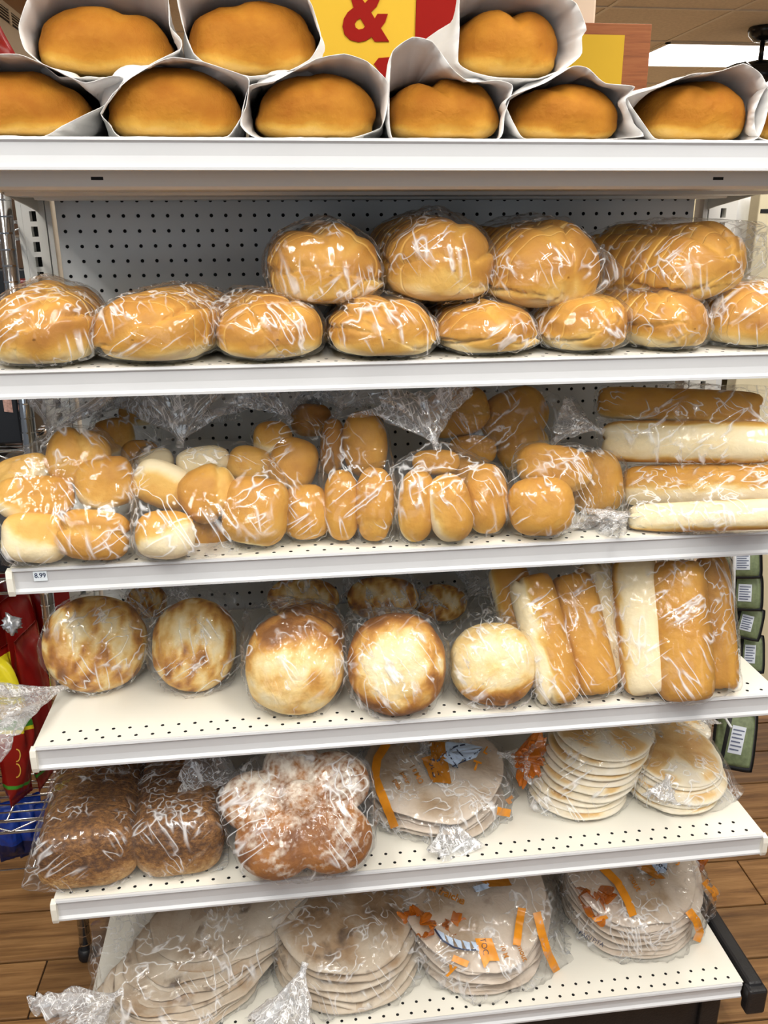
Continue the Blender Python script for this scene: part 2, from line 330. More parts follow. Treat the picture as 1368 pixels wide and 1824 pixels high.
# the bright ceiling lamp in view
lx, ly = X0 + 4 * TX, Y0 + 4 * TY
lamp = empty('ceiling_light', (lx + TX, ly + TY / 2, ZC - .02)); tag(lamp, 'bright rectangular fluorescent ceiling light behind the black ceiling fan', 'light')
par(MB().box((lx + .03, ly + .03, ZC - .012), (lx + 2 * TX - .03, ly + TY - .03, ZC + .002)).build('diffuser', M['lamp']), lamp)
fr = MB()
for a, b in (((lx, ly), (lx + 2 * TX, ly + .03)), ((lx, ly + TY - .03), (lx + 2 * TX, ly + TY)), ((lx, ly), (lx + .03, ly + TY)), ((lx + 2 * TX - .03, ly), (lx + 2 * TX, ly + TY))):
    fr.box((a[0], a[1], ZC - .016), (b[0], b[1], ZC + .003))
par(fr.build('frame', M['tbar']), lamp)
area('ceiling_lamp_light', (lx + TX, ly + TY / 2, ZC - .03), (lx + TX, ly + TY / 2, 0), 1.5, .9, 70, (1, .95, .87))

# black ceiling fan at the right edge
M['blackgloss'] = plain('black_gloss', (.012, .012, .013), .22)
fc = at_z(1362, 48, ZC)
fan = empty('ceiling_fan', (fc[0], fc[1], ZC)); tag(fan, 'black ceiling fan on a short rod under the ceiling tiles', 'fan')
par(MB().lathe((fc[0], fc[1], ZC), [(.10, -.004), (.105, -.02), (.095, -.05), (.06, -.085), (.03, -.09)], 28).build('canopy', M['blackgloss'], smooth=True), fan)
par(MB().tube([(fc[0], fc[1], ZC - .08), (fc[0], fc[1], ZC - .21)], .016, 12).build('rod', M['blackgloss'], smooth=True), fan)
par(MB().lathe((fc[0], fc[1], ZC - .2), [(.04, 0), (.09, -.012), (.15, -.05), (.165, -.10), (.14, -.15), (.07, -.17)], 32).build('motor_housing', M['blackgloss'], smooth=True), fan)
for k in range(4):
    q = math.pi / 4 + k * math.pi / 2; d = np.array([math.cos(q), math.sin(q), 0]); n = np.array([-d[1], d[0], .18])
    P = [np.array([fc[0], fc[1], ZC - .29]) + d * a + n * b + np.array([0, 0, c]) for c in (0, .006) for a, b in ((.14, -.03), (.50, -.06), (.53, 0), (.50, .06), (.14, .03))]
    par(MB().add(P, [(4,3,2,1,0), (5,6,7,8,9)] + [(i, (i+1) % 5, 5 + (i+1) % 5, 5 + i) for i in range(5)]).build('blade', M['blackgloss']), fan)

# pale square pillar and the wooden notice board on its side
M['pillar'] = plain('pale_pillar_paint', (.86, .68, .52), .7)
p0 = at_y(930, 20, 1.2)[0]; p1 = at_y(1062, 20, 1.2)[0]
o = MB().box((p0, 1.2, 0), (p1, 1.2 + (p1 - p0), ZC), bev=.008).build('pillar', M['pillar']); o['kind'] = 'structure'
M['boardwood'] = wood_mat('red_brown_wood', [(.16, .05, .016), (.27, .085, .026), (.34, .12, .04)], (2, 2, 40), .75)
M['yellow'] = plain('yellow_paper', (.68, .43, .04), .7, spec=.1)
M['red'] = plain('sign_red', (.27, .009, .006), .7, spec=.1)
a = at_y(985, 40, 1.17); b = at_y(1150, 168, 1.17)
zt = at_y(1100, 42, 1.17)[2]; zb = at_y(1100, 215, 1.17)[2]
nb = empty('notice_board', ((a[0] + b[0]) / 2, 1.18, zb)); tag(nb, 'red-brown wooden notice board with a yellow sheet beside the pale pillar', 'board')
par(MB().box((a[0], 1.165, zb), (b[0], 1.195, zt), bev=.003).build('board', M['boardwood']), nb)
c0 = at_y(1000, 60, 1.16); c1 = at_y(1106, 150, 1.16)
par(MB().box((c0[0], 1.1585, zb + .02), (c1[0], 1.1645, at_y(1080, 62, 1.16)[2])).build('yellow_sheet', M['yellow']), nb)

# yellow sign standing on the top of the shelving
sx0, sx1, sz0, sz1 = at_y(430, 60, .05)[0], at_y(741, 60, .05)[0], 1.62, 2.02
rx1 = at_y(905, 60, .05)[0]
sg = empty('shop_sign', ((sx0 + rx1) / 2, .06, sz0)); tag(sg, 'yellow sign with a large red ampersand and a red side band above the top shelf', 'sign')
par(MB().box((sx0, .052, sz0), (rx1, .066, sz1)).build('sign_panel', M['yellow']), sg)
par(MB().add([np.array([at_y(x, y, .052)[0], Y, at_y(x, y, .052)[2]]) for Y in (.0485, .0515) for x, y in ((743, -60), (930, -60), (930, 240), (736, 170))],
             [(0,1,2,3), (7,6,5,4), (0,4,5,1), (1,5,6,2), (2,6,7,3), (3,7,4,0)]).build('red_band', M['red']), sg)
def glyph(name, loops, mat, Y, px0, py0, sc, parent, depth_=.0012):
    cu = bpy.data.curves.new(name, 'CURVE'); cu.dimensions = '2D'; cu.fill_mode = 'BOTH'; cu.extrude = depth_
    for lp in loops:
        s = cu.splines.new('POLY'); s.points.add(len(lp) - 1); s.use_cyclic_u = True
        for q, (x, y) in zip(s.points, lp):
            p = at_y(px0 + x / sc, py0 + y / sc, Y); q.co = (p[0], p[2], 0, 1)
    t = bpy.data.objects.new('t', cu); COL.objects.link(t); dg = bpy.context.evaluated_depsgraph_get()
    me = bpy.data.meshes.new_from_object(t.evaluated_get(dg)); bpy.data.objects.remove(t)
    V = np.array([(v.co.x, Y - v.co.z, v.co.y) for v in me.vertices]); F = [tuple(p.vertices) for p in me.polygons]
    o = mesh(name, V, F, mat, False); bpy.data.meshes.remove(me)
    return par(o, parent)
glyph('ampersand', [[(318,62),(300,0),(295,-40),(315,-90),(365,-125),(420,-130),(480,-115),(520,-75),(533,-30),(530,0),(505,55),(460,100),(490,150),(512,113),(597,113),(575,180),(540,230),(607,338),(490,338),(465,300),(420,330),(360,343),(290,325),(245,280),(228,215),(240,150),(270,100)],
                    [(373,148),(412,215),(395,233),(360,241),(335,225),(328,195),(345,165)], [(410,25),(435,0),(440,-40),(415,-60),(390,-45),(385,-10)]], M['red'], .0505, 560, 0, 4.56, sg)
glyph('lettering', [[(483,520),(520,472),(612,465),(640,470),(640,700),(560,700),(545,605)]], M['red'], .0505, 560, 0, 4.56, sg)
glyph('lettering', [[(240,560),(330,560),(330,700),(240,700)]], M['red'], .0505, 560, 0, 4.56, sg)

# ================================================================== the white gondola shelving
Zs = {1: 1.636, 2: 1.345, 3: 1.061, 4: .774, 5: .500, 6: .170}
Ys = {1: -.420, 2: -.420, 3: -.433, 4: -.456, 5: -.478, 6: -.492}
HW = .61
unit = empty('shelving_unit', (0, -.2, 0)); tag(unit, 'white metal shop shelving with pegboard back and perforated shelves full of bread', 'shelving')
I = .0254
def holed(cells_x, cells_z, ox, oz, mapf, r, inner, rows=None):
    """a sheet of square cells, each with a round hole with a short collar painted dark for the shade inside; mapf turns (a, b, depth) into a point"""
    V = []; F = []; Fd = []
    for j in range(cells_z):
        for i in range(cells_x):
            cx, cz = ox + i * I, oz + j * I; b = len(V); h = I / 2
            for k in range(8):
                q = math.pi / 4 * k; V.append(mapf(cx + r * math.cos(q), cz + r * math.sin(q), 0))
            for k in range(8):
                q = math.pi / 4 * k; m_ = max(abs(math.cos(q)), abs(math.sin(q))); V.append(mapf(cx + h * math.cos(q) / m_, cz + h * math.sin(q) / m_, 0))
            for k in range(8):
                q = math.pi / 4 * k; V.append(mapf(cx + r * math.cos(q), cz + r * math.sin(q), inner))
            for k in range(8):
                n = (k + 1) % 8; F.append((b + k, b + n, b + 8 + n, b + 8 + k)); Fd.append((b + 16 + k, b + 16 + n, b + n, b + k))
            Fd.append(tuple(b + 16 + k for k in range(8)))
    return V, F, Fd
def holed_obj(name, V, F, Fd, mat):
    o = mesh(name, np.array(V), F + Fd, mat, False); o.data.materials.append(M['dark'])
    mi = np.zeros(len(F) + len(Fd), np.int32); mi[len(F):] = 1; o.data.polygons.foreach_set('material_index', mi); return o
zr0 = 1.57                                                       # a row of peg holes lies at this height
nrow = 57; jtop = 4
V, F, Fd = holed(46, nrow, -22.5 * I, zr0 - (nrow - jtop - 1) * I, lambda a, b, d: (a, d, b), .0033, .006)
bp_ = holed_obj('back_panel', V, F, Fd, M['panel'])
par(bp_, unit)
par(MB().box((-.585, .008, zr0 - (nrow - jtop - .5) * I), (.589, .014, zr0 + (jtop + .5) * I)).build('back_sheet', M['panel']), unit)
for x0, x1, xs in ((-.650, -.592, -.622), (.604, .672, .643)):
    u = MB()
    zt_ = 1.66; sw = .0055; sh = .0085
    xa, xb = x0 + .010, x1 - .010
    n0 = int((zt_ - .02) / I)
    u.box((xa, -.004, 0), (xs - sw, .035, zt_)); u.box((xs + sw, -.004, 0), (xb, .035, zt_))
    u.box((x0, -.001, 0), (xa - .0012, .035, zt_)); u.box((xb + .0012, -.001, 0), (x1, .035, zt_))
    z = (1.5447 + .0 - I / 2) % I
    prev = 0.0
    while z < zt_ - .02:
        u.box((xs - sw, -.004, prev), (xs + sw, .035, z + I / 2 - sh)); prev = z + I / 2 + sh; z += I
    u.box((xs - sw, -.004, prev), (xs + sw, .035, zt_))
    up = par(u.build('upright', M['white_metal']), unit)
    par(MB().box((xs - sw, .012, 0), (xs + sw, .014, zt_)).build('slot_shadow', M['dark']), up)
    par(MB().box((x0 + .004, .02, 0), (x1 - .004, .03, zt_)).build('upright_shade', M['dark']), up)  # dark sheet standing in for the shade inside the upright

def shelf(k):
    z, y0 = Zs[k], Ys[k]; yb = -.006
    base = k == 6
    # perforated strip: two rows of holes near the front edge, plain sheet behind, turned-down edges
    hx = [-.5849, -.5849, -.5849, -.5849, -.5849, -.5849, (.5864 - 47 * I) + I][k]
    n = 47 if k != 6 else 47
    ox = hx - (0 if k != 6 else 0)
    yf = y0 + .014
    V, F, Fd = holed(n, 1, ox, 0, lambda a, b, d: (a, yf + b, z - d), .0030, .0022)
    V2, F2, Fd2 = holed(n - 1, 1, ox + I / 2, I, lambda a, b, d: (a, yf - I * .12 + b, z - d), .0030, .0022)
    sheet = MB()
    yA, yB = yf - I / 2, yf + I / 2; yC, yD = yB, yB
    e0, e1 = ox - I / 2, ox + (n - .5) * I
    if k in (1,): F = F; 
    b = len(V); V = V + V2; F = F + [tuple(i + b for i in f) for f in F2]; Fd = Fd + [tuple(i + b for i in f) for f in Fd2]
    y2a, y2b = yf - I * .12 + I / 2, yf - I * .12 + I * 1.5
    # the first row's cells reach y2b of nothing: trim strips fill what is left of the sheet
    sheet_quads = [((-HW, yA), (e0, y2b)), ((e1, yA), (HW, y2b)), ((e0, y2b), (e1, y2b)),
                   ((e0, y2a), (e0 + I / 2, y2b)), ((e1 - I / 2, y2a), (e1, y2b)), ((-HW, y0), (HW, yA)), ((-HW, y2b), (HW, yb))]
    for (xa, ya), (xb, yb_) in sheet_quads:
        if xb - xa < 1e-6 or yb_ - ya < 1e-6: continue
        q = len(V); V += [(xa, ya, z), (xb, ya, z), (xb, yb_, z), (xa, yb_, z)]; F.append((q, q+1, q+2, q+3))
    # row 1 cells overlap row 2 cells a little (1.2 of 10 in pitch): lift nothing, cut row 1 at y2a
    for i in range(b):
        x_, y_, z_ = V[i]
        if y_ > y2a + 1e-9: V[i] = (x_, y2a, z_)
    top = holed_obj('shelf', V, F, Fd, M['cream_metal'] if k > 2 else M['white_metal'])
    par(top, unit)
    u = MB().box((-HW + .002, y0 + .004, z - .010), (HW - .002, yb, z - .003))
    for s in (-1, 1): u.box((s * HW - (.002 if s > 0 else 0), y0 + .003, z - .024), (s * HW + (.002 if s < 0 else 0), yb, z - .0005))
    par(u.build('shelf_tray', M['white_metal']), top)
    H = .0385 if not base else .031
    prof = [(y0, z + .0008), (y0 - .0035, z + .0004), (y0 - .0045, z - .003), (y0 - .0015, z - .006), (y0 - .0005, z - H * .55), (y0 - .0015, z - H + .007), (y0 - .0055, z - H + .0035), (y0 - .0055, z - H), (y0 + .004, z - H - .0005), (y0 + .004, z - .001)]
    par(MB().prism(prof, -HW + .004, HW - .004).build('price_rail', M['rail'], origin=(0, y0, z)), top)
    if not base:
        for s in (-1, 1):
            x = s * (HW - .001)
            c = [(y0 - .0075, z - .002), (y0 - .0095, z - .012), (y0 - .0095, z - H + .006), (y0 - .007, z - H - .002), (y0 + .004, z - H - .002), (y0 + .004, z)]
            par(MB().prism(c, x - .0045, x + .0045).build('end_cap', M['cream_metal'], origin=(x, y0, z)), top)
            br = [(y0 + .02, z - .012), (-.002, z - .012), (-.002, z - .085), (-.03, z - .080), (y0 + .06, z - .040), (y0 + .02, z - .036)]
            xx = s * .613 - (.001 if s > 0 else -.001)
            par(MB().prism(br, xx - .0015, xx + .0015).build('bracket', M['cream_metal'], origin=(xx, -.1, z)), top)
        # stiffening channels under the sheet; the top shelf's are deep and have a slot near each end
        for ci, (ya, cw, h) in enumerate(((y0 + .055, .11, .060), (y0 + .180, .105, .064), (y0 + .300, .100, .067)) if k == 1 else ((y0 + .07, .05, .026), (y0 + .19, .05, .030), (-.07, .05, .030))):
            x_ = (.606, .598, .588)[ci]
            pr = [(ya, z - .010), (ya + .003, z - h + .004), (ya + .007, z - h), (ya + cw - .004, z - h), (ya + cw, z - h + .004), (ya + cw + .002, z - .010)]
            par(MB().prism(pr, -x_, x_).build('channel', M['white_metal'], origin=(0, ya, z)), top)
            if k == 1 and ci < 2:
                for s in (-1, 1): par(MB().box((s * (.44 - .03 * ci) - .008, ya + .0022, z - h * .80), (s * (.44 - .03 * ci) + .008, ya + .0050, z - h * .73)).build('channel_slot', M['dark']), top)
    return top
decks = {k: shelf(k) for k in range(1, 7)}
# price sticker on the third rail
def text_mesh(txt, size, bold=0.0):
    cu = bpy.data.curves.new('t', 'FONT'); cu.body = txt; cu.size = size; cu.align_x = 'CENTER'; cu.align_y = 'CENTER'; cu.offset = bold; cu.resolution_u = 3
    t = bpy.data.objects.new('t', cu); COL.objects.link(t); dg = bpy.context.evaluated_depsgraph_get()
    me = bpy.data.meshes.new_from_object(t.evaluated_get(dg)); bpy.data.objects.remove(t)
    V = np.array([v.co for v in me.vertices]); F = [tuple(p.vertices) for p in me.polygons]; bpy.data.meshes.remove(me); return V, F
M['sticker'] = plain('sticker_paper', (.80, .88, .94), .5); M['ink'] = plain('dark_blue_ink', (.02, .035, .09), .5)
sp = at_y(72, 1026, Ys[3] - .002)
par(MB().box((sp[0] - .0095, Ys[3] - .0028, sp[2] - .0075), (sp[0] + .0095, Ys[3] - .0020, sp[2] + .0075)).build('price_sticker', M['sticker']), decks[3])
tv, tf = text_mesh('8.99', .0105, .0002)
par(mesh('price_digits', np.array([(sp[0] + v[0] * .9, Ys[3] - .0031, sp[2] + .001 + v[1]) for v in tv]), tf, M['ink'], False), decks[3])
# base: dark kick plate, feet and the black rubber guard on the right side
par(MB().box((-.56, -.455, .0), (.56, -.44, .137)).build('kick_plate', M['black']), unit)
for s in (-1, 1):
    par(MB().box((s * .57 - .02, -.465, 0), (s * .57 + .02, -.02, .12), bev=.004).build('base_foot', M['black']), unit)
g = MB()
g.box((.617, -.500, .118), (.647, -.070, .172), bev=.006); g.box((.612, -.512, .108), (.650, -.488, .166), bev=.005)
par(g.build('rubber_guard', M['black']), unit)
# ================================================================== bread builders
PTS = {}                                                          # world points of every bread, for the film round it
_grids = {}
def sph(nu, nv):
    if (nu, nv) not in _grids:
        th = np.linspace(0, math.pi, nu + 1); D = []
        for i, t in enumerate(th):
            for j in range(nv):
                q = 2 * math.pi * j / nv; D.append((math.cos(t), math.sin(t) * math.cos(q), math.sin(t) * math.sin(q)))
        i, j = np.meshgrid(np.arange(nu), np.arange(nv), indexing='ij'); j2 = (j + 1) % nv
        F = np.stack([i * nv + j, (i + 1) * nv + j, (i + 1) * nv + j2, i * nv + j2], -1).reshape(-1, 4)
        _grids[(nu, nv)] = (np.array(D), F)
    return _grids[(nu, nv)]
def view_frame(px, py, rot=0):
    """axes at a picture point: right (turned by rot degrees in the picture), away from the eye, up"""
    d = nrm(ray(px, py)); r = nrm(CAM_R - d * (CAM_R @ d)); u = np.cross(r, d); a = math.radians(rot)
    return np.stack([r * math.cos(a) + u * math.sin(a), d, u * math.cos(a) - r * math.sin(a)], 1)
def place(cx, cy, w_, h_, rot=0, th=.8, Y=None, z=None, lean=0):
    """centre, axes and half sizes of a body that fills w_ x h_ picture points, th deep relative to its smaller size; at depth Y or resting at height z"""
    Fm = view_frame(cx, cy, rot)
    if lean:
        a = math.radians(lean); e, d, u = Fm[:, 0].copy(), Fm[:, 1].copy(), Fm[:, 2].copy()
        Fm = np.stack([e, d * math.cos(a) - u * math.sin(a), u * math.cos(a) + d * math.sin(a)], 1)
    dr = ray(cx, cy); k = np.array([w_ / 2, th * min(w_, h_) / 2, h_ / 2]) / FPX
    if Y is not None: t = (Y - CAM_P[1]) / dr[1]
    else:
        drop = math.sqrt(sum((k[i] * Fm[2, i]) ** 2 for i in range(3)))
        t = (z - CAM_P[2]) / (dr[2] - drop)
    return CAM_P + dr * t, Fm, k * t
def blob(name, c, Fm, h, n=2.4, nu=20, nv=32, seed=0, lump=.05, lf=2.2, warp=None, bake=None, seam=None, mat='bread', floor=None, flour=None, star=None, long=None, m=6):
    D, F = sph(nu, nv); D = D.copy()
    if star is not None: r = star(D)
    elif long is not None:
        ot = [i for i in range(3) if i != long]; q = (np.abs(D[:, ot[0]]) ** n + np.abs(D[:, ot[1]]) ** n) ** (1 / n)
        if long == 2: D = D[:, [1, 2, 0]]; q = (np.abs(D[:, 0]) ** n + np.abs(D[:, 1]) ** n) ** (1 / n)
        r = (np.abs(D[:, long]) ** m + q ** m) ** (-1 / m)
    else: r = (np.abs(D) ** n).sum(1) ** (-1 / n)
    r = r * (1 + lump * fbm(D * lf + seed * 3.7, seed, 3))
    cr = np.zeros(len(D))
    for sm in (seam or []):                                       # (normal, offset, width, depth)
        nv_ = nrm(sm[0]); f = D @ nv_ - sm[1] + .10 * fbm(D * 3 + 11, seed + 5, 2)
        g = np.exp(-(f / sm[2]) ** 2); r = r * (1 - sm[3] * g); cr = np.maximum(cr, g * sm[3] * 4)
    Q = D * r[:, None]
    if warp is not None: Q = warp(Q)
    P = c + (Q * h) @ Fm.T
    if floor is not None: P[:, 2] = np.maximum(P[:, 2], floor + .0006 * (D[:, 0] * 0 + 1))
    Wn = nrm_rows((D / h) @ Fm.T)
    b = bake(D, Q, Wn) if bake is not None else ss(-.7, .5, Wn[:, 2]) * .8
    b = np.clip(b - cr * .35 + .10 * fbm(D * 4 + seed, seed + 9, 3), 0, 1)
    at = {'bake': b}
    if flour is not None: at['flour'] = np.clip(flour(D, Q, Wn) + .5 * fbm(D * 6, seed + 3, 3), 0, 1)
    o = mesh(name, P, F, M[mat], True, at, origin=(c[0], c[1], P[:, 2].min()))
    PTS[o.name] = P
    return o
def nrm_rows(A): return A / np.maximum(np.linalg.norm(A, axis=1, keepdims=True), 1e-9)

# ------------------------------------------------------------------ loaves lying with one end towards the aisle
def loaf_surface(Wd, H, Lg, seed, top_n=2.2, bot=.34, dome=.07, cleft=None, back=.05, lump=.07, fold=.0):
    """returns f(s, phi) -> local (x right, y along, z up) and bake; phi = 0 right, pi/2 up"""
    rs = np.random.RandomState(seed)
    FO = [(rs.uniform(0, 6.28), rs.uniform(-.30, .30), rs.uniform(-.5, .15), rs.uniform(.7, 1.1)) for _ in range(4)]
    def f(s, phi):
        s, phi = np.broadcast_arrays(np.asarray(s, float), np.asarray(phi, float))
        c, n = np.cos(phi), np.sin(phi)
        e = np.where(n > 0, top_n, 3.2); hz = np.where(n > 0, H * (1 - bot), H * bot)
        rr = (np.abs(c) ** e + np.abs(n) ** e) ** (-1 / e)
        g = np.ones_like(s)
        g = np.where(s < dome, np.sqrt(np.clip(1 - ((dome - s) / dome) ** 2.3, 0, 1)), g)
        g = np.where(s > Lg - back, np.sqrt(np.clip(1 - ((s - Lg + back) / back) ** 2.4, 0, 1)), g)
        p = np.stack([c * rr * g, s / .12, n * rr * g], -1)
        k = 1 + lump * fbm(p * 1.5 + seed * 5.1, seed, 2) + .02 * fbm(p * 4 + seed, seed + 2, 2)
        cr = np.zeros_like(s)
        if cleft:
            for (ph, wd, dp) in cleft:
                q = np.exp(-((phi - ph - .5 * vn(p * .9 + 3, seed + 4) * .5) / wd) ** 2); q = q * ss(.1, .8, g); k = k - dp * q; cr = np.maximum(cr, q)
        if fold:                                                  # overlapping folds of the dough: a groove with a bulge on one side
            for a_, o_, m_, am in FO:
                fx = p[..., 0] * math.cos(a_) + p[..., 2] * math.sin(a_) - o_ + .16 * vn(p * 2.2 + a_ * 3, seed + 50) + .05 * vn(p * 7 + a_, seed + 51)
                al = -p[..., 0] * math.sin(a_) + p[..., 2] * math.cos(a_)
                mk = ss(m_ - .1, m_ + .25, al) * ss(-.72, -.35, n * rr * g) * (1 - ss(.7, 1.15, s / .12))
                q = np.exp(-np.abs(fx) / .055) * mk; k = k - fold * am * q + fold * am * .9 * np.where(fx > 0, np.exp(-fx / .32), 0) * mk; cr = np.maximum(cr, q)
        else:
            z0 = vn(p * 1.25 + seed * 2.3, seed + 31); q = np.exp(-(z0 / .05) ** 2) * ss(-.3, .3, n * rr * g); k = k - .02 * q; cr = np.maximum(cr, q * .4)
        x = Wd / 2 * c * rr * g * k; z = hz * n * rr * np.where(n < 0, g ** (1 - .55 * ss(0, .5, g)), g) * k
        up = ss(-.66, .08, n * rr * g + .24 * fbm(p * 1.6 + 7, seed + 8, 3))
        bake = .18 + .66 * up - .16 * cr + .14 * fbm(p * 2.2 + 21, seed + 12, 3)
        return np.stack([x, s, z + H * bot], -1), np.clip(bake, 0, 1)
    return f
def yaw_frame(yaw, roll=0):
    """x right, y away from the aisle turned by yaw (positive: the far end goes left), z up"""
    a = math.radians(yaw); b = math.radians(roll)
    y = np.array([-math.sin(a), math.cos(a), 0]); x = np.array([math.cos(a), math.sin(a), 0]); z = np.array([0, 0, 1.])
    return np.stack([x * math.cos(b) + z * math.sin(b), y, z * math.cos(b) - x * math.sin(b)], 1)
def whole_loaf(name, base, Fm, Wd, H, Lg, seed, mat='loafcrust', **kw):
    f = loaf_surface(Wd, H, Lg, seed, **kw); ns, nv = 40, 56
    s = Lg * (1 - np.cos(np.linspace(0, math.pi, ns))) / 2; s[0] = s[1] * .4; s[-1] = Lg - s[1] * .4
    ph = np.linspace(0, 2 * math.pi, nv, endpoint=False)
    S, PH = np.meshgrid(s, ph, indexing='ij'); P, b = f(S, PH)
    P = P.reshape(-1, 3) @ Fm.T + base; b = b.ravel(); P[:, 2] = np.maximum(P[:, 2], base[2])
    i, j = np.meshgrid(np.arange(ns - 1), np.arange(nv), indexing='ij'); j2 = (j + 1) % nv
    F = np.stack([i * nv + j, i * nv + j2, (i + 1) * nv + j2, (i + 1) * nv + j], -1).reshape(-1, 4)
    q0 = len(P); P = np.vstack([P, P[:nv].mean(0), P[-nv:].mean(0)]); b = np.append(b, [b[:nv].mean(), b[-nv:].mean()])
    F = [tuple(q) for q in F] + [(q0, (j + 1) % nv, j) for j in range(nv)] + [(q0 + 1, (ns - 1) * nv + j, (ns - 1) * nv + (j + 1) % nv) for j in range(nv)]
    o = mesh(name, P, F, M[mat], True, {'bake': b}, origin=tuple(base)); PTS[o.name] = P
    return o
def sliced_loaf(name, base, Fm, Wd, H, Lg, seed, nsl=11, mat='bread', heel=.034, gap=.0006, spread=0.0, shrink=.008, pale=.5, **kw):
    """a loaf cut into slices; every slice is a closed piece with pale cut faces"""
    f = loaf_surface(Wd, H, Lg, seed, **kw); rs = np.random.RandomState(seed + 77)
    root = empty(name, tuple(base)); allp = []
    cuts = [0] + list(np.linspace(heel, Lg - .03, nsl - 1)) + [Lg]
    nv = 88; ph = np.linspace(0, 2 * math.pi, nv, endpoint=False)
    for k in range(len(cuts) - 1):
        a, b_ = cuts[k], cuts[k + 1]
        if k == 0: ss_ = list(a + (b_ - a) * (1 - np.cos(np.linspace(0, math.pi / 2, 30)))) ; ss_ = ss_[:-1] + [b_ - .0015, b_ - gap]
        elif k == len(cuts) - 2: ss_ = [a + gap, a + .0015] + list(a + (b_ - a) * np.sin(np.linspace(.15, math.pi / 2 - .05, 7)))
        else: ss_ = [a + gap, a + .0017, a + (b_ - a) * .5, b_ - .0017, b_ - gap]
        S, PH = np.meshgrid(ss_, ph, indexing='ij'); P, bk = f(S, PH); m = len(ss_)
        edge = np.zeros(m)
        if k > 0: edge[0] = 1; edge[1] = .25
        if k < len(cuts) - 2: edge[-1] = 1; edge[-2] = .25
        if k <= 1: edge *= .45 if (k == 0 or True) else 1
        P = P.copy(); P[..., 0] *= (1 - shrink * edge)[:, None]; P[..., 2] = P[..., 2] * (1 - shrink * edge)[:, None]
        bk = bk * (1 - edge[:, None] * pale)
        dx, dz = rs.uniform(-.0012, .0012), 0
        P[..., 0] += dx + spread * k * 1.0; 
        P = P.reshape(-1, 3); bk = bk.ravel()
        i, j = np.meshgrid(np.arange(m - 1), np.arange(nv), indexing='ij'); j2 = (j + 1) % nv
        F = [tuple(q) for q in np.stack([i * nv + j, i * nv + j2, (i + 1) * nv + j2, (i + 1) * nv + j], -1).reshape(-1, 4)]
        q0 = len(P); P = np.vstack([P, P[:nv].mean(0), P[(m - 1) * nv:m * nv].mean(0)]); bk = np.append(bk, [0 if k else bk[:nv].mean(), 0 if k < len(cuts) - 2 else bk[-nv:].mean()])
        for j in range(nv):
            F.append((q0, (j + 1) % nv, j)); F.append((q0 + 1, (m - 1) * nv + j, (m - 1) * nv + (j + 1) % nv))
        W = P @ Fm.T + base; W[:, 2] = np.maximum(W[:, 2], base[2] + (0 if abs(Fm[2, 0]) < .02 else -9)); allp.append(W)
        o = mesh('slice', W, F, M[mat], True, {'bake': bk}, origin=tuple(W.mean(0))); par(o, root)
    PTS[root.name] = np.vstack(allp)
    return root

# ------------------------------------------------------------------ film round bread
def hull_planes(P):
    bm = bmesh.new()
    for p in P: bm.verts.new(p)
    r = bmesh.ops.convex_hull(bm, input=bm.verts)
    fs = [g for g in r['geom'] if isinstance(g, bmesh.types.BMFace)]
    N = np.array([f.normal for f in fs]); C = np.array([f.verts[0].co for f in fs]); vs = np.array([v.co for v in {v for f in fs for v in f.verts}]); bm.free()
    c = (P.max(0) + P.min(0)) / 2
    flip = ((C - c) * N).sum(1) < 0; N[flip] *= -1
    return N, C, vs
def thin(P, n=700, seed=0):
    P = np.asarray(P)
    if len(P) <= n: return P
    rs = np.random.RandomState(seed); d = rs.normal(size=(n, 3)); c = P.mean(0)
    idx = {int(np.argmax((P - c) @ q)) for q in d}; return P[sorted(idx)]
def under(z):
    """the underside of the next shelf above a height"""
    return min([q - (.042 if q < 1.6 else .07) for q in Zs.values() if q > z + .02] + [9])
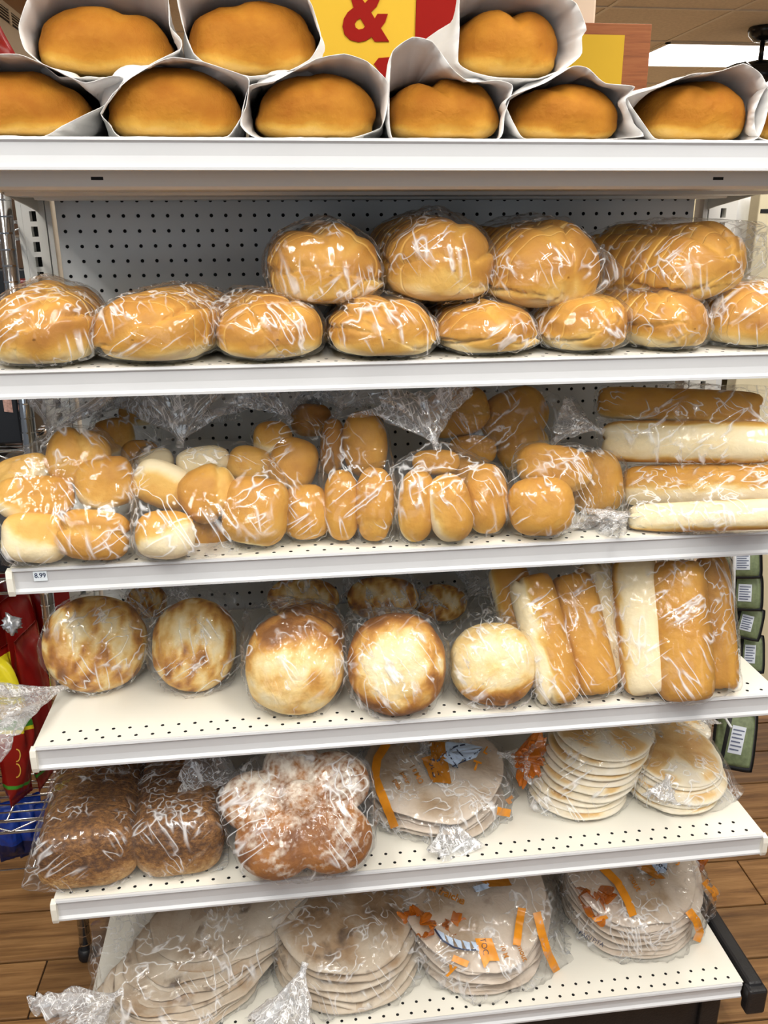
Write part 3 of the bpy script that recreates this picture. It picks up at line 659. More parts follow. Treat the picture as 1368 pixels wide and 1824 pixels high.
def film(name, contents, floor, seed, knot=None, extra=(), inflate=.003, amp=.003, freq=6, pleats=9, pinch=.45, ceiling=None, mat='film', nt_=60, nf=88, axis=None, keep=None, pleat_amp=.05):
    P = np.vstack([PTS[c] if isinstance(c, str) else np.asarray(c).reshape(-1, 3) for c in contents])
    H = thin(P, 500, seed); c = (P.max(0) + P.min(0)) / 2
    ex = [np.asarray(e, float) for e in extra]
    if knot is not None: ex.append(np.asarray(knot, float))
    if ex: H = np.vstack([H, ex])
    N, C, vs = hull_planes(H); hh = ((C - c) * N).sum(1)
    ax = nrm((knot if knot is not None else c + (axis if axis is not None else np.array([.15, 1, .25]))) - c)
    e1 = nrm(np.cross(ax, [0, 0, 1.] if abs(ax[2]) < .9 else [1., 0, 0])); e2 = np.cross(ax, e1)
    D, F = sph(nt_, nf); W = D[:, :1] * ax + D[:, 1:2] * e1 + D[:, 2:3] * e2
    dn = W @ N.T; r = np.where(dn > 1e-6, hh / np.maximum(dn, 1e-6), 1e9).min(1)
    R = r.reshape(nt_ + 1, nf)
    for _ in range(2):
        S = (np.roll(R, 1, 1) + np.roll(R, -1, 1)) / 4 + R / 2; S[1:-1] = S[1:-1] * .5 + (R[:-2] + R[2:]) / 4; S[0] = R[0]; S[-1] = S[-1].mean(); R = S
    r = np.maximum(R.ravel(), r) + inflate
    rid = 1 - np.abs(fbm(W * freq * .35 + seed * 1.3, seed, 3)) * 2.2
    st = W * np.array([1, 1, 1]) ; q = nrm(np.array([math.sin(seed * 1.7), .3, math.cos(seed * 2.1)])); st = st + q * (st @ q)[:, None] * -.75
    rid2 = 1 - np.abs(vn(st * freq * 1.1 + seed, seed + 3)) * 2.5
    r = r + amp * np.clip(rid, 0, 1) + amp * .9 * np.clip(rid2, 0, 1)
    th = np.arccos(np.clip(D[:, 0], -1, 1)); fi = np.arctan2(D[:, 2], D[:, 1])
    X = c + W * r[:, None]
    if knot is not None:
        tk = (np.asarray(knot) - c) @ ax; t = ((X - c) @ ax) / tk
        lat = X - c - ((X - c) @ ax)[:, None] * ax
        t0 = min(max(.45, ((P - c) @ ax).max() / tk + .02), .9); k = 1 - pinch * ss(t0, .99, t)
        pl = np.abs(np.sin(fi * pleats / 2 + 1.5 * vn(np.stack([fi * 1.3, th * 2, th * 0 + seed], 1), seed)))
        k = k * (1 + pleat_amp * 2.2 * (pl - .5) * ss(t0 - .25, .9, t) )
        X = c + ((X - c) @ ax)[:, None] * ax + lat * k[:, None]
    if floor is not None: X[:, 2] = np.maximum(X[:, 2], floor + .0009)
    if ceiling is not None: X[:, 2] = np.minimum(X[:, 2], ceiling)
    FT = [tuple(int(i) for i in f) for f in F]; Pv = [Vector(p) for p in (P if len(P) < 9000 else P[::2])]
    for _ in range(3):                                            # no bread may poke through its film
        bv = BVHTree.FromPolygons([Vector(x) for x in X], FT); add = {}
        for p in Pv:
            h = bv.find_nearest(p, .03)
            if h[0] is None: continue
            d = (p - h[0]).dot(h[1])
            if d > -.0006:
                mv = h[1] * (d + .0016)
                for i in FT[h[2]]:
                    if i not in add or add[i].length < mv.length: add[i] = mv
        if not add: break
        for i, mv in add.items(): X[i] += np.array(mv)
        X[0:nf] = X[0:nf].mean(0); X[-nf:] = X[-nf:].mean(0)
        if floor is not None: X[:, 2] = np.maximum(X[:, 2], floor + .0009)
        X[:, 2] = np.minimum(X[:, 2], under(c[2]))
    o = mesh(name, X, F, M[mat], True, origin=(c[0], c[1], X[:, 2].min()))
    PTS[o.name] = X
    return o
def tail(parent, knot, tip, width, seed, flat=.45, side=None, n_u=22, n_v=84, mat='film_tail', neck=.006, floor=None, curl=.25, name='gathered_tail'):
    """the loose end of the bag beyond its tie: a fan of folds opening from the neck"""
    knot = np.asarray(knot, float); tip = np.asarray(tip, float); L_ = np.linalg.norm(tip - knot); a = nrm(tip - knot)
    s = nrm(np.cross(a, [0, 0, 1.] if side is None else side)); t = np.cross(s, a)
    u = np.linspace(-.06, 1, n_u); v = np.linspace(0, 2 * math.pi, n_v, endpoint=False); U, Vv = np.meshgrid(u, v, indexing='ij')
    UU = np.clip(U, 0, 1); w_ = neck + (width - neck) * UU ** 1.15
    fold = .55 * np.sin(Vv * 7 + seed + 1.2 * np.sin(Vv * 2 + seed)) + .45 * np.sin(Vv * 12 + seed * 2.3)
    base = np.stack([np.cos(Vv) * 1.5, np.sin(Vv) * 1.5, UU * 1.6 + seed], -1)
    nz = fbm(base * 1.6, seed, 3)
    rr = w_ * (1 + (.32 * fold + .7 * nz) * ss(0, .5, UU))
    ca, sa = np.cos(Vv), np.sin(Vv)
    lng = L_ * U * (1 + .22 * fbm(base * 1.2 + 9, seed + 1, 2) * UU)
    X = knot + lng[..., None] * a + (rr * ca)[..., None] * s + (rr * sa * flat)[..., None] * t + (curl * L_ * UU ** 2 * vn(np.stack([ca * .8, sa * .8, UU * 0 + seed], -1), seed + 4))[..., None] * t
    X = X.reshape(-1, 3)
    if floor is not None: X[:, 2] = np.maximum(X[:, 2], floor + .001)
    X[:, 2] = np.minimum(X[:, 2], under(knot[2]))
    i, j = np.meshgrid(np.arange(n_u - 1), np.arange(n_v), indexing='ij'); j2 = (j + 1) % n_v
    F = np.stack([i * n_v + j, i * n_v + j2, (i + 1) * n_v + j2, (i + 1) * n_v + j], -1).reshape(-1, 4)
    o = mesh(name, X, F, M[mat], True, origin=tuple(knot))
    if parent is not None: par(o, parent)
    return o
def tie(parent, knot, dir_, r=.0065, mat='film_tail'):
    """the twisted neck of a bag"""
    a = nrm(dir_); P = [np.asarray(knot) + a * d for d in (-.012, -.006, 0, .006, .011)]
    o = MB().tube(P, [r * 1.25, r, r * .8, r * 1.0, r * 1.3], 12, False).build('twisted_neck', M[mat], smooth=True, origin=tuple(np.asarray(knot)))
    return par(o, parent)
# ================================================================== top shelf: loaves in open white paper bags
def smooth_loop(pts, n=96):
    P = np.array(pts, float); m = len(P); out = []
    per = np.linalg.norm(np.roll(P, -1, 0) - P, axis=1); cum = np.concatenate([[0], np.cumsum(per)])
    for d in np.linspace(0, cum[-1], n, endpoint=False):
        i = min(int(np.searchsorted(cum, d, 'right')) - 1, m - 1); t = (d - cum[i]) / max(per[i], 1e-9)
        p0, p1, p2, p3 = P[(i - 1) % m], P[i], P[(i + 1) % m], P[(i + 2) % m]
        cr = .5 * (2 * p1 + (p2 - p0) * t + (2 * p0 - 5 * p1 + 4 * p2 - p3) * t ** 2 + (3 * p1 - p0 - 3 * p2 + p3) * t ** 3)
        out.append(.45 * cr + .55 * (p1 + (p2 - p1) * t))
    return np.array(out)
OFFY = -.05
def paper_bag(px, Yf, lc, Fm, Wd, H, Lg, seed, floor, label, shift=(0, 0)):
    n = 96; lp = smooth_loop(px, n); rs = np.random.RandomState(seed)
    q = np.linspace(0, 2 * math.pi, n, endpoint=False)
    jag = .012 * fbm(np.stack([np.cos(q) * 2.5, np.sin(q) * 2.5, q * 0 + seed], 1), seed, 3) + .004 * vn(np.stack([np.cos(q) * 14, np.sin(q) * 14, q * 0], 1), seed + 2)
    E = np.array([at_y(a, b, Yf + j) for (a, b), j in zip(lp, jag)])
    cen = lc + Fm @ np.array([0, 0, H * .45])
    loc = (E - cen) @ Fm; ang = np.arctan2(loc[:, 2], loc[:, 0])
    ang = np.unwrap(ang)
    e = 2.6; c_, s_ = np.cos(ang), np.sin(ang); rr = (np.abs(c_) ** e + np.abs(s_) ** e) ** (-1 / e)
    rings = [E]; nr = 12
    for k in range(1, nr + 1):
        t = k / nr; y = loc[:, 1] * (1 - t) + (Lg + .02) * t
        tt = ss(0, .35, t)
        X = (Wd / 2 + .010) * c_ * rr * (1 - .22 * t) + shift[0] * t; Z = (H / 2 + .010) * s_ * rr * (1 - .22 * t) + shift[1] * t - H * .0
        pos = np.stack([loc[:, 0] * (1 - tt) + X * tt, y, loc[:, 2] * (1 - tt) + Z * tt], 1)
        yy = np.clip(y - OFFY, -.001, None); g = np.where(yy < .062, np.sqrt(np.clip(1 - ((.062 - yy) / .062) ** 2.3, 0, 1)), 1.) * (yy > 0)
        need = np.stack([(Wd / 2 * 1.07 + .003) * c_ * rr * g, (H / 2 * 1.10 + .004) * s_ * rr * g], 1)
        have = np.hypot(pos[:, 0], pos[:, 2] + H * .05); want = np.hypot(need[:, 0], need[:, 1]); kk = np.maximum(1, want / np.maximum(have, 1e-4))
        pos[:, 0] *= kk; pos[:, 2] *= kk
        wr = .006 * fbm(np.stack([c_ * 3.2, s_ * 3.2, y * 9 + seed], 1), seed + 5, 3) * ss(0, .15, t)
        pos[:, 0] += wr * c_; pos[:, 2] += wr * s_
        rings.append(pos @ Fm.T + cen)
    V = np.vstack(rings + [rings[-1].mean(0, keepdims=True)])
    V[:, 2] = np.maximum(V[:, 2], floor + .0008 + .0006 * rs.rand(len(V)) * 0)
    m = len(rings); F = []
    for i in range(m - 1):
        for j in range(n): F.append((i * n + j, i * n + (j + 1) % n, (i + 1) * n + (j + 1) % n, (i + 1) * n + j))
    for j in range(n): F.append(((m - 1) * n + j, (m - 1) * n + (j + 1) % n, m * n))
    o = mesh('paper_bag', V, F, M['paper'], True, origin=(cen[0], cen[1], V[:, 2].min()))
    so = o.modifiers.new('thickness', 'SOLIDIFY'); so.thickness = .0006; so.offset = 0
    tag(o, label, 'bag', 'white paper bags on the top shelf'); return o
# (cx, top, bottom or None = on the shelf, width, yaw, cleft, loaf label, paper outline, paper label)
z1 = Zs[1] + .0022
TOP = [
 (190, 11, 133, 232, 4, [(1.25, .22, .14)], 'whole golden loaf in the leftmost paper bag of the upper row',
  [(56,-15),(33,46),(43,87),(66,107),(110,141),(169,171),(220,143),(276,110),(322,87),(323,70),(302,46),(297,-15),(235,-60),(120,-60)], 'open white paper bag at the left end of the upper row'),
 (452, 1, 135, 226, 2, [(1.9, .16, .08)], 'smooth whole loaf in the upper-row paper bag left of the yellow sign',
  [(318,-20),(324,40),(345,95),(375,118),(445,136),(512,127),(553,105),(572,68),(556,10),(530,-30),(430,-55)], 'open white paper bag of the upper row, beside the yellow sign'),
 (905, 15, 138, 182, 9, [(1.62, .24, .26)], 'cleft golden loaf in the paper bag on top right of the sign',
  [(822,-20),(818,60),(816,112),(840,128),(883,138),(960,140),(1006,123),(1036,97),(1036,66),(1045,51),(1026,5),(975,-20),(900,-50)], 'tall white paper bag alone in the upper row right of the sign'),
 (40, 127, None, 236, 6, [(1.0, .2, .1)], 'whole loaf cut off by the left edge on the top shelf',
  [(-120,150),(-60,105),(-20,97),(35,97),(90,120),(150,148),(200,135),(222,140),(190,185),(150,205),(110,225),(78,243),(-20,246),(-120,240)], 'white paper bag at the left edge of the bottom row, its flap lying open'),
 (313, 120, None, 230, 3, None, 'broad whole loaf in the second paper bag of the bottom row',
  [(179,202),(200,168),(230,141),(276,113),(307,102),(358,109),(425,131),(444,141),(438,190),(420,225),(395,247),(220,246),(192,218)], 'white paper bag framing the broad loaf, second of the bottom row'),
 (565, 131, None, 214, 2, [(1.8, .14, .05)], 'dark-topped whole loaf in the paper bag below the yellow sign',
  [(444,153),(491,144),(563,105),(614,96),(655,110),(691,146),(690,190),(678,228),(614,248),(461,247),(428,222)], 'white paper bag right below the yellow sign'),
 (792, 141, None, 192, 6, [(1.72, .17, .22)], 'cleft loaf in the paper bag with a tall rounded back flap',
  [(699,92),(735,66),(770,74),(806,123),(837,146),(888,143),(914,153),(899,205),(890,247),(790,250),(699,247),(693,169)], 'white paper bag with a tall rounded back flap'),
 (1008, 149, None, 190, 8, [(1.95, .18, .13)], 'loaf in the paper bag below the yellow sheet of the notice board',
  [(912,170),(970,148),(1021,118),(1047,121),(1077,148),(1131,154),(1113,179),(1129,220),(1146,243),(1030,250),(936,249),(915,220),(900,185)], 'white paper bag below the notice board, its corner pointing right'),
 (1240, 142, None, 178, 8, [(1.95, .17, .14)], 'round-topped loaf in the rightmost full paper bag',
  [(1118,174),(1180,153),(1231,132),(1282,127),(1326,113),(1356,132),(1372,170),(1362,220),(1345,249),(1240,250),(1170,249),(1146,220)], 'wide open white paper bag below the ceiling lamp'),
 (1438, 150, None, 180, 8, None, 'loaf almost wholly beyond the right edge of the top shelf',
  [(1344,200),(1362,160),(1400,128),(1470,125),(1530,160),(1540,220),(1520,250),(1370,250),(1346,238)], 'white paper bag cut off by the right edge of the top shelf'),
]
for i, (cx, ty, by, wpx, yaw, cl, lab, outline, plab) in enumerate(TOP):
    Yf = -.405 if by is None else -.375
    yc = Yf + .055
    c = at_y(cx, (ty + (by or 246)) / 2, yc); sc = FPX / depth(c)
    ztop = at_y(cx, ty, yc)[2]; zb = z1 if by is None else at_y(cx, by, yc - .02)[2]
    Fm = yaw_frame(yaw); Wd = wpx / sc; H = ztop - zb; Lg = .25
    base = np.array([c[0], Yf, zb]) - Fm[:, 0] * 0 + np.array([-(Yf - yc) * -Fm[0, 1] * 0, 0, 0])
    base = np.array([c[0] - Fm[0, 1] * .055, Yf, zb])
    lo = whole_loaf('bread_loaf', base, Fm, Wd, H, Lg, 100 + i * 7, dome=.062, cleft=cl, bot=.36, top_n=2.25)
    tag(lo, lab, 'bread', 'loaves in white paper bags')
    paper_bag(outline, Yf - .006, base + Fm[:, 1] * .05, Fm, Wd, H, Lg - .03, 300 + i * 5, Zs[1] + .0006 if by is None else zb - .010, plab, shift=(-.02, .0) if i == 2 else (0, 0))
# ================================================================== second shelf: sliced loaves in clear bags, two layers
z2 = Zs[2] + .0035
SL = [  # cx, top, bottom or None, width, yaw, roll, Yfront, cleft, label
 (72, 512, None, 186, 4, 0, -0.434, [(1.2, .25, .10)], 'sliced loaf at the left end of the second shelf', [(170, 560, -.33), (85, 497, -.28)]),
 (266, 520, None, 208, -16, 0, -0.432, None, 'sliced loaf whose pale slice edges fan out to the right, second from left', [(300, 510, -.28), (345, 560, -.3)]),
 (484, 528, None, 188, 8, 0, -0.434, [(1.0, .2, .07)], 'sliced loaf third from left with a crumpled film ear on its left', [(352, 572, -.36), (372, 610, -.37), (420, 512, -.25)]),
 (685, 533, None, 188, 0, 0, -0.438, [(1.5, .14, .12)], 'sliced loaf with deep cracks in its end, below the first of the upper row', []),
 (874, 538, None, 180, 6, 0, -0.427, None, 'sliced loaf in the lower row below the gap between two upper loaves', [(785, 560, -.3)]),
 (1046, 520, None, 146, 14, 0, -0.427, [(1.9, .2, .08)], 'small sliced loaf in the lower row below the film ear of the third upper loaf', [(1122, 560, -.33)]),
 (1190, 512, None, 142, 16, 0, -0.422, None, 'narrow sliced loaf in the lower row, second from the right end', [(1270, 600, -.34)]),
 (1342, 500, None, 168, 10, 0, -0.417, [(1.3, .2, .08)], 'sliced loaf cut off by the right edge in the lower row', [(1262, 612, -.36)]),
 (584, 396, 543, 196, 3, 2, -.385, [(1.9, .20, .16), (.9, .16, .08)], 'braided-looking sliced loaf, leftmost of the upper row', [(490, 480, -.30)]),
 (788, 384, 538, 190, 7, 0, -.385, [(1.3, .18, .10)], 'tall domed sliced loaf, second of the upper row', [(780, 373, -.27), (886, 520, -.33)]),
 (980, 398, 548, 204, 14, 2, -.385, [(1.6, .2, .10)], 'wide sliced loaf of the upper row with a film ear on its right', [(1116, 486, -.34), (1090, 500, -.36), (920, 385, -.2), (895, 545, -.35)]),
 (1248, 398, 532, 200, 24, 9, -.385, [(1.75, .17, .20)], 'cleft sliced loaf of the upper row at the right, slices receding to the left', [(1362, 398, -.25), (1362, 470, -.32), (1325, 500, -.35)]),
]
for i, (cx, ty, by, wpx, yaw, roll, Yf, cl, lab, ext) in enumerate(SL):
    yc = Yf + .055; c = at_y(cx, (ty + (by or 645)) / 2, yc); sc = FPX / depth(c)
    zt = at_y(cx, ty, yc + .02)[2]; zb = z2 if by is None else at_y(cx, by, yc - .02)[2]
    Fm = yaw_frame(yaw, roll); Wd = wpx / sc; H = zt - zb
    base = np.array([c[0] - Fm[0, 1] * .055, Yf, zb])
    lo = sliced_loaf('sliced_loaf', base, Fm, Wd, H, .27, 200 + i * 9, nsl=11, dome=.075, cleft=cl, bot=.38, top_n=2.15, fold=.16, lump=.08)
    tag(lo, lab, 'bread', 'sliced loaves on the second shelf')
    bg = film('plastic_bag', [lo.name], Zs[2] if by is None else None, 400 + i * 3, extra=[at_y(*e) for e in ext], axis=Fm[:, 1], amp=.004, freq=6)
    tag(bg, 'clear film bag round the ' + lab.replace(' second shelf', ' second shelf')[:200], 'bag', 'clear bags on the second shelf')
    words_ = bg['label'].split(); bg['label'] = ' '.join(words_[:16])

# ================================================================== rolls, subs and the other bagged breads
def brown(bd, lo_=-.45, hi_=.45, mx=.8, mn=0.0, nz=.30):
    bd = nrm(bd); md = (lo_ + hi_) / 2; hw = (hi_ - lo_) * .3
    def f(D, Q, Wn):
        q = D @ bd + nz * fbm(D * 2.2 + 5, 3, 3); return mn + (mx - mn) * (.75 * ss(md - hw, md + hw, q) + .25 * ss(md, 1.1, q))
    return f
def sub_bake(ang, wd, mx=.75):
    """white torn strip along the side of a long roll at an angle round its x axis (0 = away, 90 = up, 180 = towards the eye)"""
    a0 = math.radians(ang)
    def f(D, Q, Wn):
        a = np.arctan2(D[:, 2], D[:, 1]); d = np.abs((a - a0 + math.pi) % (2 * math.pi) - math.pi) + .22 * vn(D * 5, 8)
        return mx * ss(wd, wd + .55, d)
    return f
def mottled(c=.42, amp=1.15, fr=2.3, rim=.25):
    def f(D, Q, Wn): return np.clip(c + amp * fbm(D * fr + Q[:, :1] * 3, 21, 4) + rim * (1 - np.abs(D[:, 1])), 0, 1)
    return f
Z3, Z4, Z5, Z6 = Zs[3] + .0035, Zs[4] + .0035, Zs[5] + .0035, Zs[6] + .0035
seed_ = [1000]
def roll(cx, cy, w_, h_, label, rot=0, Y=None, z=None, th=.85, n=2.7, bake=None, seam=None, mat='bread', name='bread_roll', cat='roll', group=None, lump=.05, lean=0, **kw):
    seed_[0] += 13
    c, Fm, h = place(cx, cy, w_, h_, rot, th, Y, z, lean)
    o = blob(name, c, Fm, h, n=n, seed=seed_[0], bake=bake, seam=seam, mat=mat, lump=lump, floor=z, **kw)
    tag(o, label, cat, group); return o.name
def bag(contents, floor, label, knot=None, tip=None, tw=.05, extra=(), group=None, side=None, tied=True, tailn=None, **kw):
    seed_[0] += 7
    k = at_y(*knot) if knot is not None else None
    o = film('plastic_bag', contents, floor, seed_[0], knot=k, extra=[at_y(*e) for e in extra], **kw)
    tag(o, label, 'bag', group)
    if tip is not None:
        t = at_y(*tip); tie(o, k, t - k, .0055); tail(o, k, t, tw * 1.35, seed_[0] % 97, side=side, floor=floor, **(tailn or {}))
    return o
G3 = 'rolls on the third shelf'; B3 = 'clear bags on the third shelf'
A = [roll(62, 958, 110, 88, 'pale-sided square roll at the bottom left corner of the leftmost bag', -3, z=Z3, n=3.4, bake=brown((.5,-.1,.9), mx=.62)),
     roll(168, 953, 122, 90, 'golden roll with a dark crease at the bottom right of the leftmost bag', -4, z=Z3, n=3.2, bake=brown((-.1,-1,.1), -.6, .2), seam=[((.05,-.1,1), .18, .10, .22)]),
     roll(64, 886, 130, 78, 'wide orange-topped roll resting on the pale one in the leftmost bag', 3, Y=-.375, n=3.1, bake=brown((.55,-.5,.7), -.5, .2)),
     roll(188, 860, 102, 92, 'orange roll with a white lower corner at the right of the leftmost bag', 12, Y=-.35, n=3.0, bake=brown((.45,-.5,.7), -.5, .1)),
     roll(140, 816, 108, 104, 'creased roll at the top middle of the leftmost bag', -14, Y=-.325, n=2.8, bake=brown((-.3,-.6,.6), -.6, .3, .7), seam=[((1,0,.5), .25, .12, .2)]),
     roll(42, 842, 96, 62, 'half-hidden roll at the upper left of the leftmost bag', 16, Y=-.31, n=2.8, bake=brown((-.3,-.2,.9), -.4, .6, .6))]
for a in A: bpy.data.objects[a]['group'] = G3
bag(A, Zs[3], 'leftmost clear bag on the third shelf, six square rolls, tied at its top', (90, 774, -.30), (120, 690, -.25), .062, extra=[(-4, 870, -.34), (6, 1004, -.415), (243, 905, -.36), (240, 990, -.38)], group=B3)
A2 = [roll(202, 778, 74, 66, 'roll behind the leftmost bag, nearest its knot', 10, Y=-.22, bake=brown((-.3,-.6,.5)), group=G3),
      roll(244, 735, 62, 46, 'small roll lying highest at the back left of the third shelf', 0, Y=-.16, bake=brown((-.6,-.5,.5)), group=G3),
      roll(250, 812, 66, 56, 'roll low in the back bag between the two leftmost bags', 0, Y=-.24, bake=brown((0,-.8,.4)), group=G3)]
bag(A2, None, 'clear bag of rolls standing behind the two leftmost bags', (178, 735, -.18), (205, 697, -.15), .05, extra=[(285, 770, -.2)], group=B3)
Cc = [roll(295, 953, 104, 86, 'roll with a white torn front at the bottom left of the second bag', 0, z=Z3, n=2.7, bake=brown((-.4,.1,.9), -.35, .45)),
      roll(456, 910, 116, 120, 'big golden square roll at the right of the second bag', -8, z=Z3, n=3.2, bake=brown((-.15,-.6,.8), -.75, -.2)),
      roll(375, 950, 72, 54, 'small orange roll low between two others in the second bag', 0, Y=-.345, bake=brown((0,-1,0), -1, 0)),
      roll(372, 879, 104, 100, 'split golden roll in the middle of the second bag', 24, Y=-.365, n=2.6, bake=brown((-.5,-.8,.2), -.4, .3), seam=[((1,0,-.35), .36, .08, .16)]),
      roll(290, 864, 104, 82, 'pale torn roll at the left of the second bag', -22, Y=-.345, n=3.0, bake=brown((.1,-.5,-.7), -.2, .7, .6)),
      roll(362, 822, 96, 54, 'white roll lying on top in the second bag', 8, Y=-.30, bake=brown((0,.6,.5), .1, .9, .5)),
      roll(444, 828, 76, 66, 'golden roll at the upper right of the second bag', -12, Y=-.30, n=2.9, bake=brown((-.3,-.7,.5), -.4, .4, .65)),
      roll(278, 822, 62, 46, 'pale roll at the upper left of the second bag', 15, Y=-.285, bake=brown((0,.4,.6), 0, .8, .5))]
for a in Cc: bpy.data.objects[a]['group'] = G3
bag(Cc, Zs[3], 'second clear bag on the third shelf with a tall crumpled top', (322, 783, -.29), (336, 688, -.22), .085, extra=[(514, 965, -.39), (246, 930, -.37)], group=B3, tailn=dict(flat=.6, n_u=30, n_v=110))
Dd = [roll(545, 912, 84, 98, 'roll standing at the foot of the third bag', 5, z=Z3, bake=brown((0,-.8,.5), -.9, 0)),
      roll(522, 828, 84, 98, 'oval golden roll in the middle of the third bag', -16, Y=-.30, bake=brown((.1,-.7,.5), -.7, .1)),
      roll(486, 784, 68, 68, 'roll with a pale underside at the upper left of the third bag', 0, Y=-.27, bake=brown((0,-.2,.9), -.4, .4)),
      roll(554, 748, 74, 58, 'dark roll at the top of the third bag', 0, Y=-.21, bake=brown((0,-.8,.4), -1, -.2, .95))]
for a in Dd: bpy.data.objects[a]['group'] = G3
bag(Dd, Zs[3], 'third clear bag, a narrow one, its knot below the shelf above', (512, 740, -.26), (492, 700, -.22), .05, extra=[(590, 950, -.35)], group=B3)
lg = dict(th=1.0, n=2.5, lump=.03)
Ee = [roll(609, 900, 64, 126, 'long roll standing at the lower left of the fourth bag', 2, z=Z3, bake=brown((0,-.7,.4), -1.1, -.3), **lg),
      roll(667, 898, 70, 132, 'long roll standing at the lower right of the fourth bag', -1, z=Z3, bake=brown((0,-.7,.4), -1.1, -.3), seam=[((0,.1,1), -.62, .06, .12)], **lg),
      roll(650, 791, 80, 118, 'long roll at the upper right of the fourth bag', 4, Y=-.29, bake=brown((0,-.7,.3), -1.1, -.3), **lg),
      roll(592, 796, 44, 100, 'long roll partly hidden at the upper left of the fourth bag', -3, Y=-.27, bake=brown((0,-.7,.3), -1.1, -.3, .9), **lg)]
for a in Ee: bpy.data.objects[a]['group'] = G3
bag(Ee, Zs[3], 'fourth clear bag of four upright long rolls', (607, 727, -.26), (628, 690, -.21), .055, extra=[(704, 960, -.38), (575, 955, -.36)], group=B3)
Ff = [roll(742, 900, 66, 130, 'upright oval roll at the left of the fifth bag', -3, z=Z3, bake=brown((.35,-.7,.3), -.55, .15), **lg),
      roll(801, 905, 80, 122, 'oval roll with a pale left flank in the middle of the fifth bag', 10, z=Z3, bake=brown((.65,-.6,.2), -.25, .35), **lg),
      roll(866, 888, 78, 126, 'oval roll at the right of the fifth bag', 4, z=Z3, bake=brown((.5,-.7,.2), -.6, .0), **lg),
      roll(777, 824, 84, 46, 'roll lying on top of the upright ones in the fifth bag', 0, Y=-.335, bake=brown((0,-.7,.5), -.8, 0)),
      roll(815, 850, 70, 70, 'roll hidden at the back of the fifth bag', 0, Y=-.285, bake=brown((0,-.7,.5), -.8, 0))]
for a in Ff: bpy.data.objects[a]['group'] = G3
bag(Ff, Zs[3], 'fifth clear bag, its milky tied neck gathered over oval rolls', (774, 787, -.345), (742, 712, -.29), .06, extra=[(700, 830, -.36), (722, 960, -.405), (902, 880, -.35), (880, 950, -.38)], group=B3, pinch=.3, pleats=14, pleat_amp=.08)
Gg = [roll(813, 735, 118, 86, 'oval roll at the left of the bag lying high at the back', 12, Y=-.20, bake=brown((0,-.8,.4), -1, -.1), th=.7, seam=[((.3,0,1), .1, .06, .06)]),
      roll(915, 742, 122, 96, 'large oval roll at the right of the bag lying high at the back', 24, Y=-.19, bake=brown((0,-.8,.4), -1, -.1), th=.7),
      roll(932, 798, 94, 66, 'roll with a pale lower edge below the large oval roll at the back', 30, Y=-.215, bake=brown((-.2,-.4,.6), -.5, .4), th=.8),
      roll(842, 802, 84, 54, 'roll showing over the right shoulder of the fifth bag', 0, Y=-.235, bake=brown((0,-.7,.5), -.7, .1), th=.8)]
for a in Gg: bpy.data.objects[a]['group'] = G3
bag(Gg, None, 'clear bag of oval rolls lying high at the back under the second shelf', None, None, extra=[(998, 705, -.17), (1000, 735, -.2), (752, 720, -.18)], group=B3)
Hh = [roll(963, 902, 116, 106, 'round roll at the bottom left of the sixth bag', 0, z=Z3, bake=brown((0,-.7,.5), -1, -.1), seam=[((.8,0,.5), .1, .05, .06)]),
      roll(987, 833, 136, 82, 'oval roll with pale crossing cuts on top of the sixth bag', -9, Y=-.345, bake=brown((0,-.7,.5), -.9, .0), th=.75, seam=[((1,0,.5), .3, .06, .09), ((-.2,0,1), .05, .05, .07)]),
      roll(1062, 860, 94, 114, 'roll at the right of the sixth bag beside the long subs', 8, Y=-.30, bake=brown((0,-.7,.5), -.8, .1))]
for a in Hh: bpy.data.objects[a]['group'] = G3
bag(Hh, Zs[3], 'sixth clear bag, three rolls, its loose end crumpled to the right', (1084, 908, -.345), (1100, 945, -.40), .045, extra=[(905, 945, -.38), (1108, 880, -.29)], group=B3)
GS = 'long sub rolls on the third shelf'
sub = dict(th=1.0, n=2.5, long=0, m=7, nu=34, nv=36, lump=.035, name='sub_roll', cat='roll')
Ii = [roll(1206, 722, 274, 60, 'brown sub roll, topmost of the four lying at the right', -2.5, Y=-.275, bake=sub_bake(-90, .5), group=GS, **sub),
      roll(1222, 787, 290, 76, 'sub roll with a white torn side, second from the top', -.5, Y=-.315, bake=sub_bake(180, .62), group=GS, seam=[((0,.2,1), .05, .08, .05)], **sub)]
bag(Ii, None, 'clear bag of the two upper sub rolls, tied at its left end', (1064, 765, -.295), (1000, 742, -.27), .055, extra=[(1366, 690, -.27), (1380, 790, -.30)], group=B3, amp=.004)
Jj = [roll(1262, 919, 270, 54, 'sub roll with a white torn side at the bottom of the four', 2, z=Z3, bake=sub_bake(160, .85), group=GS, seam=[((0,.2,1), .15, .08, .04)], **sub),
      roll(1250, 866, 266, 78, 'golden sub roll, third from the top of the four', 0, Y=-.345, bake=sub_bake(-120, .75), group=GS, **sub)]
bag(Jj, Zs[3], 'clear bag of the two lower sub rolls, its tied end on the shelf', (1118, 918, -.39), (1072, 930, -.41), .03, extra=[(1392, 940, -.40)], group=B3, amp=.004)

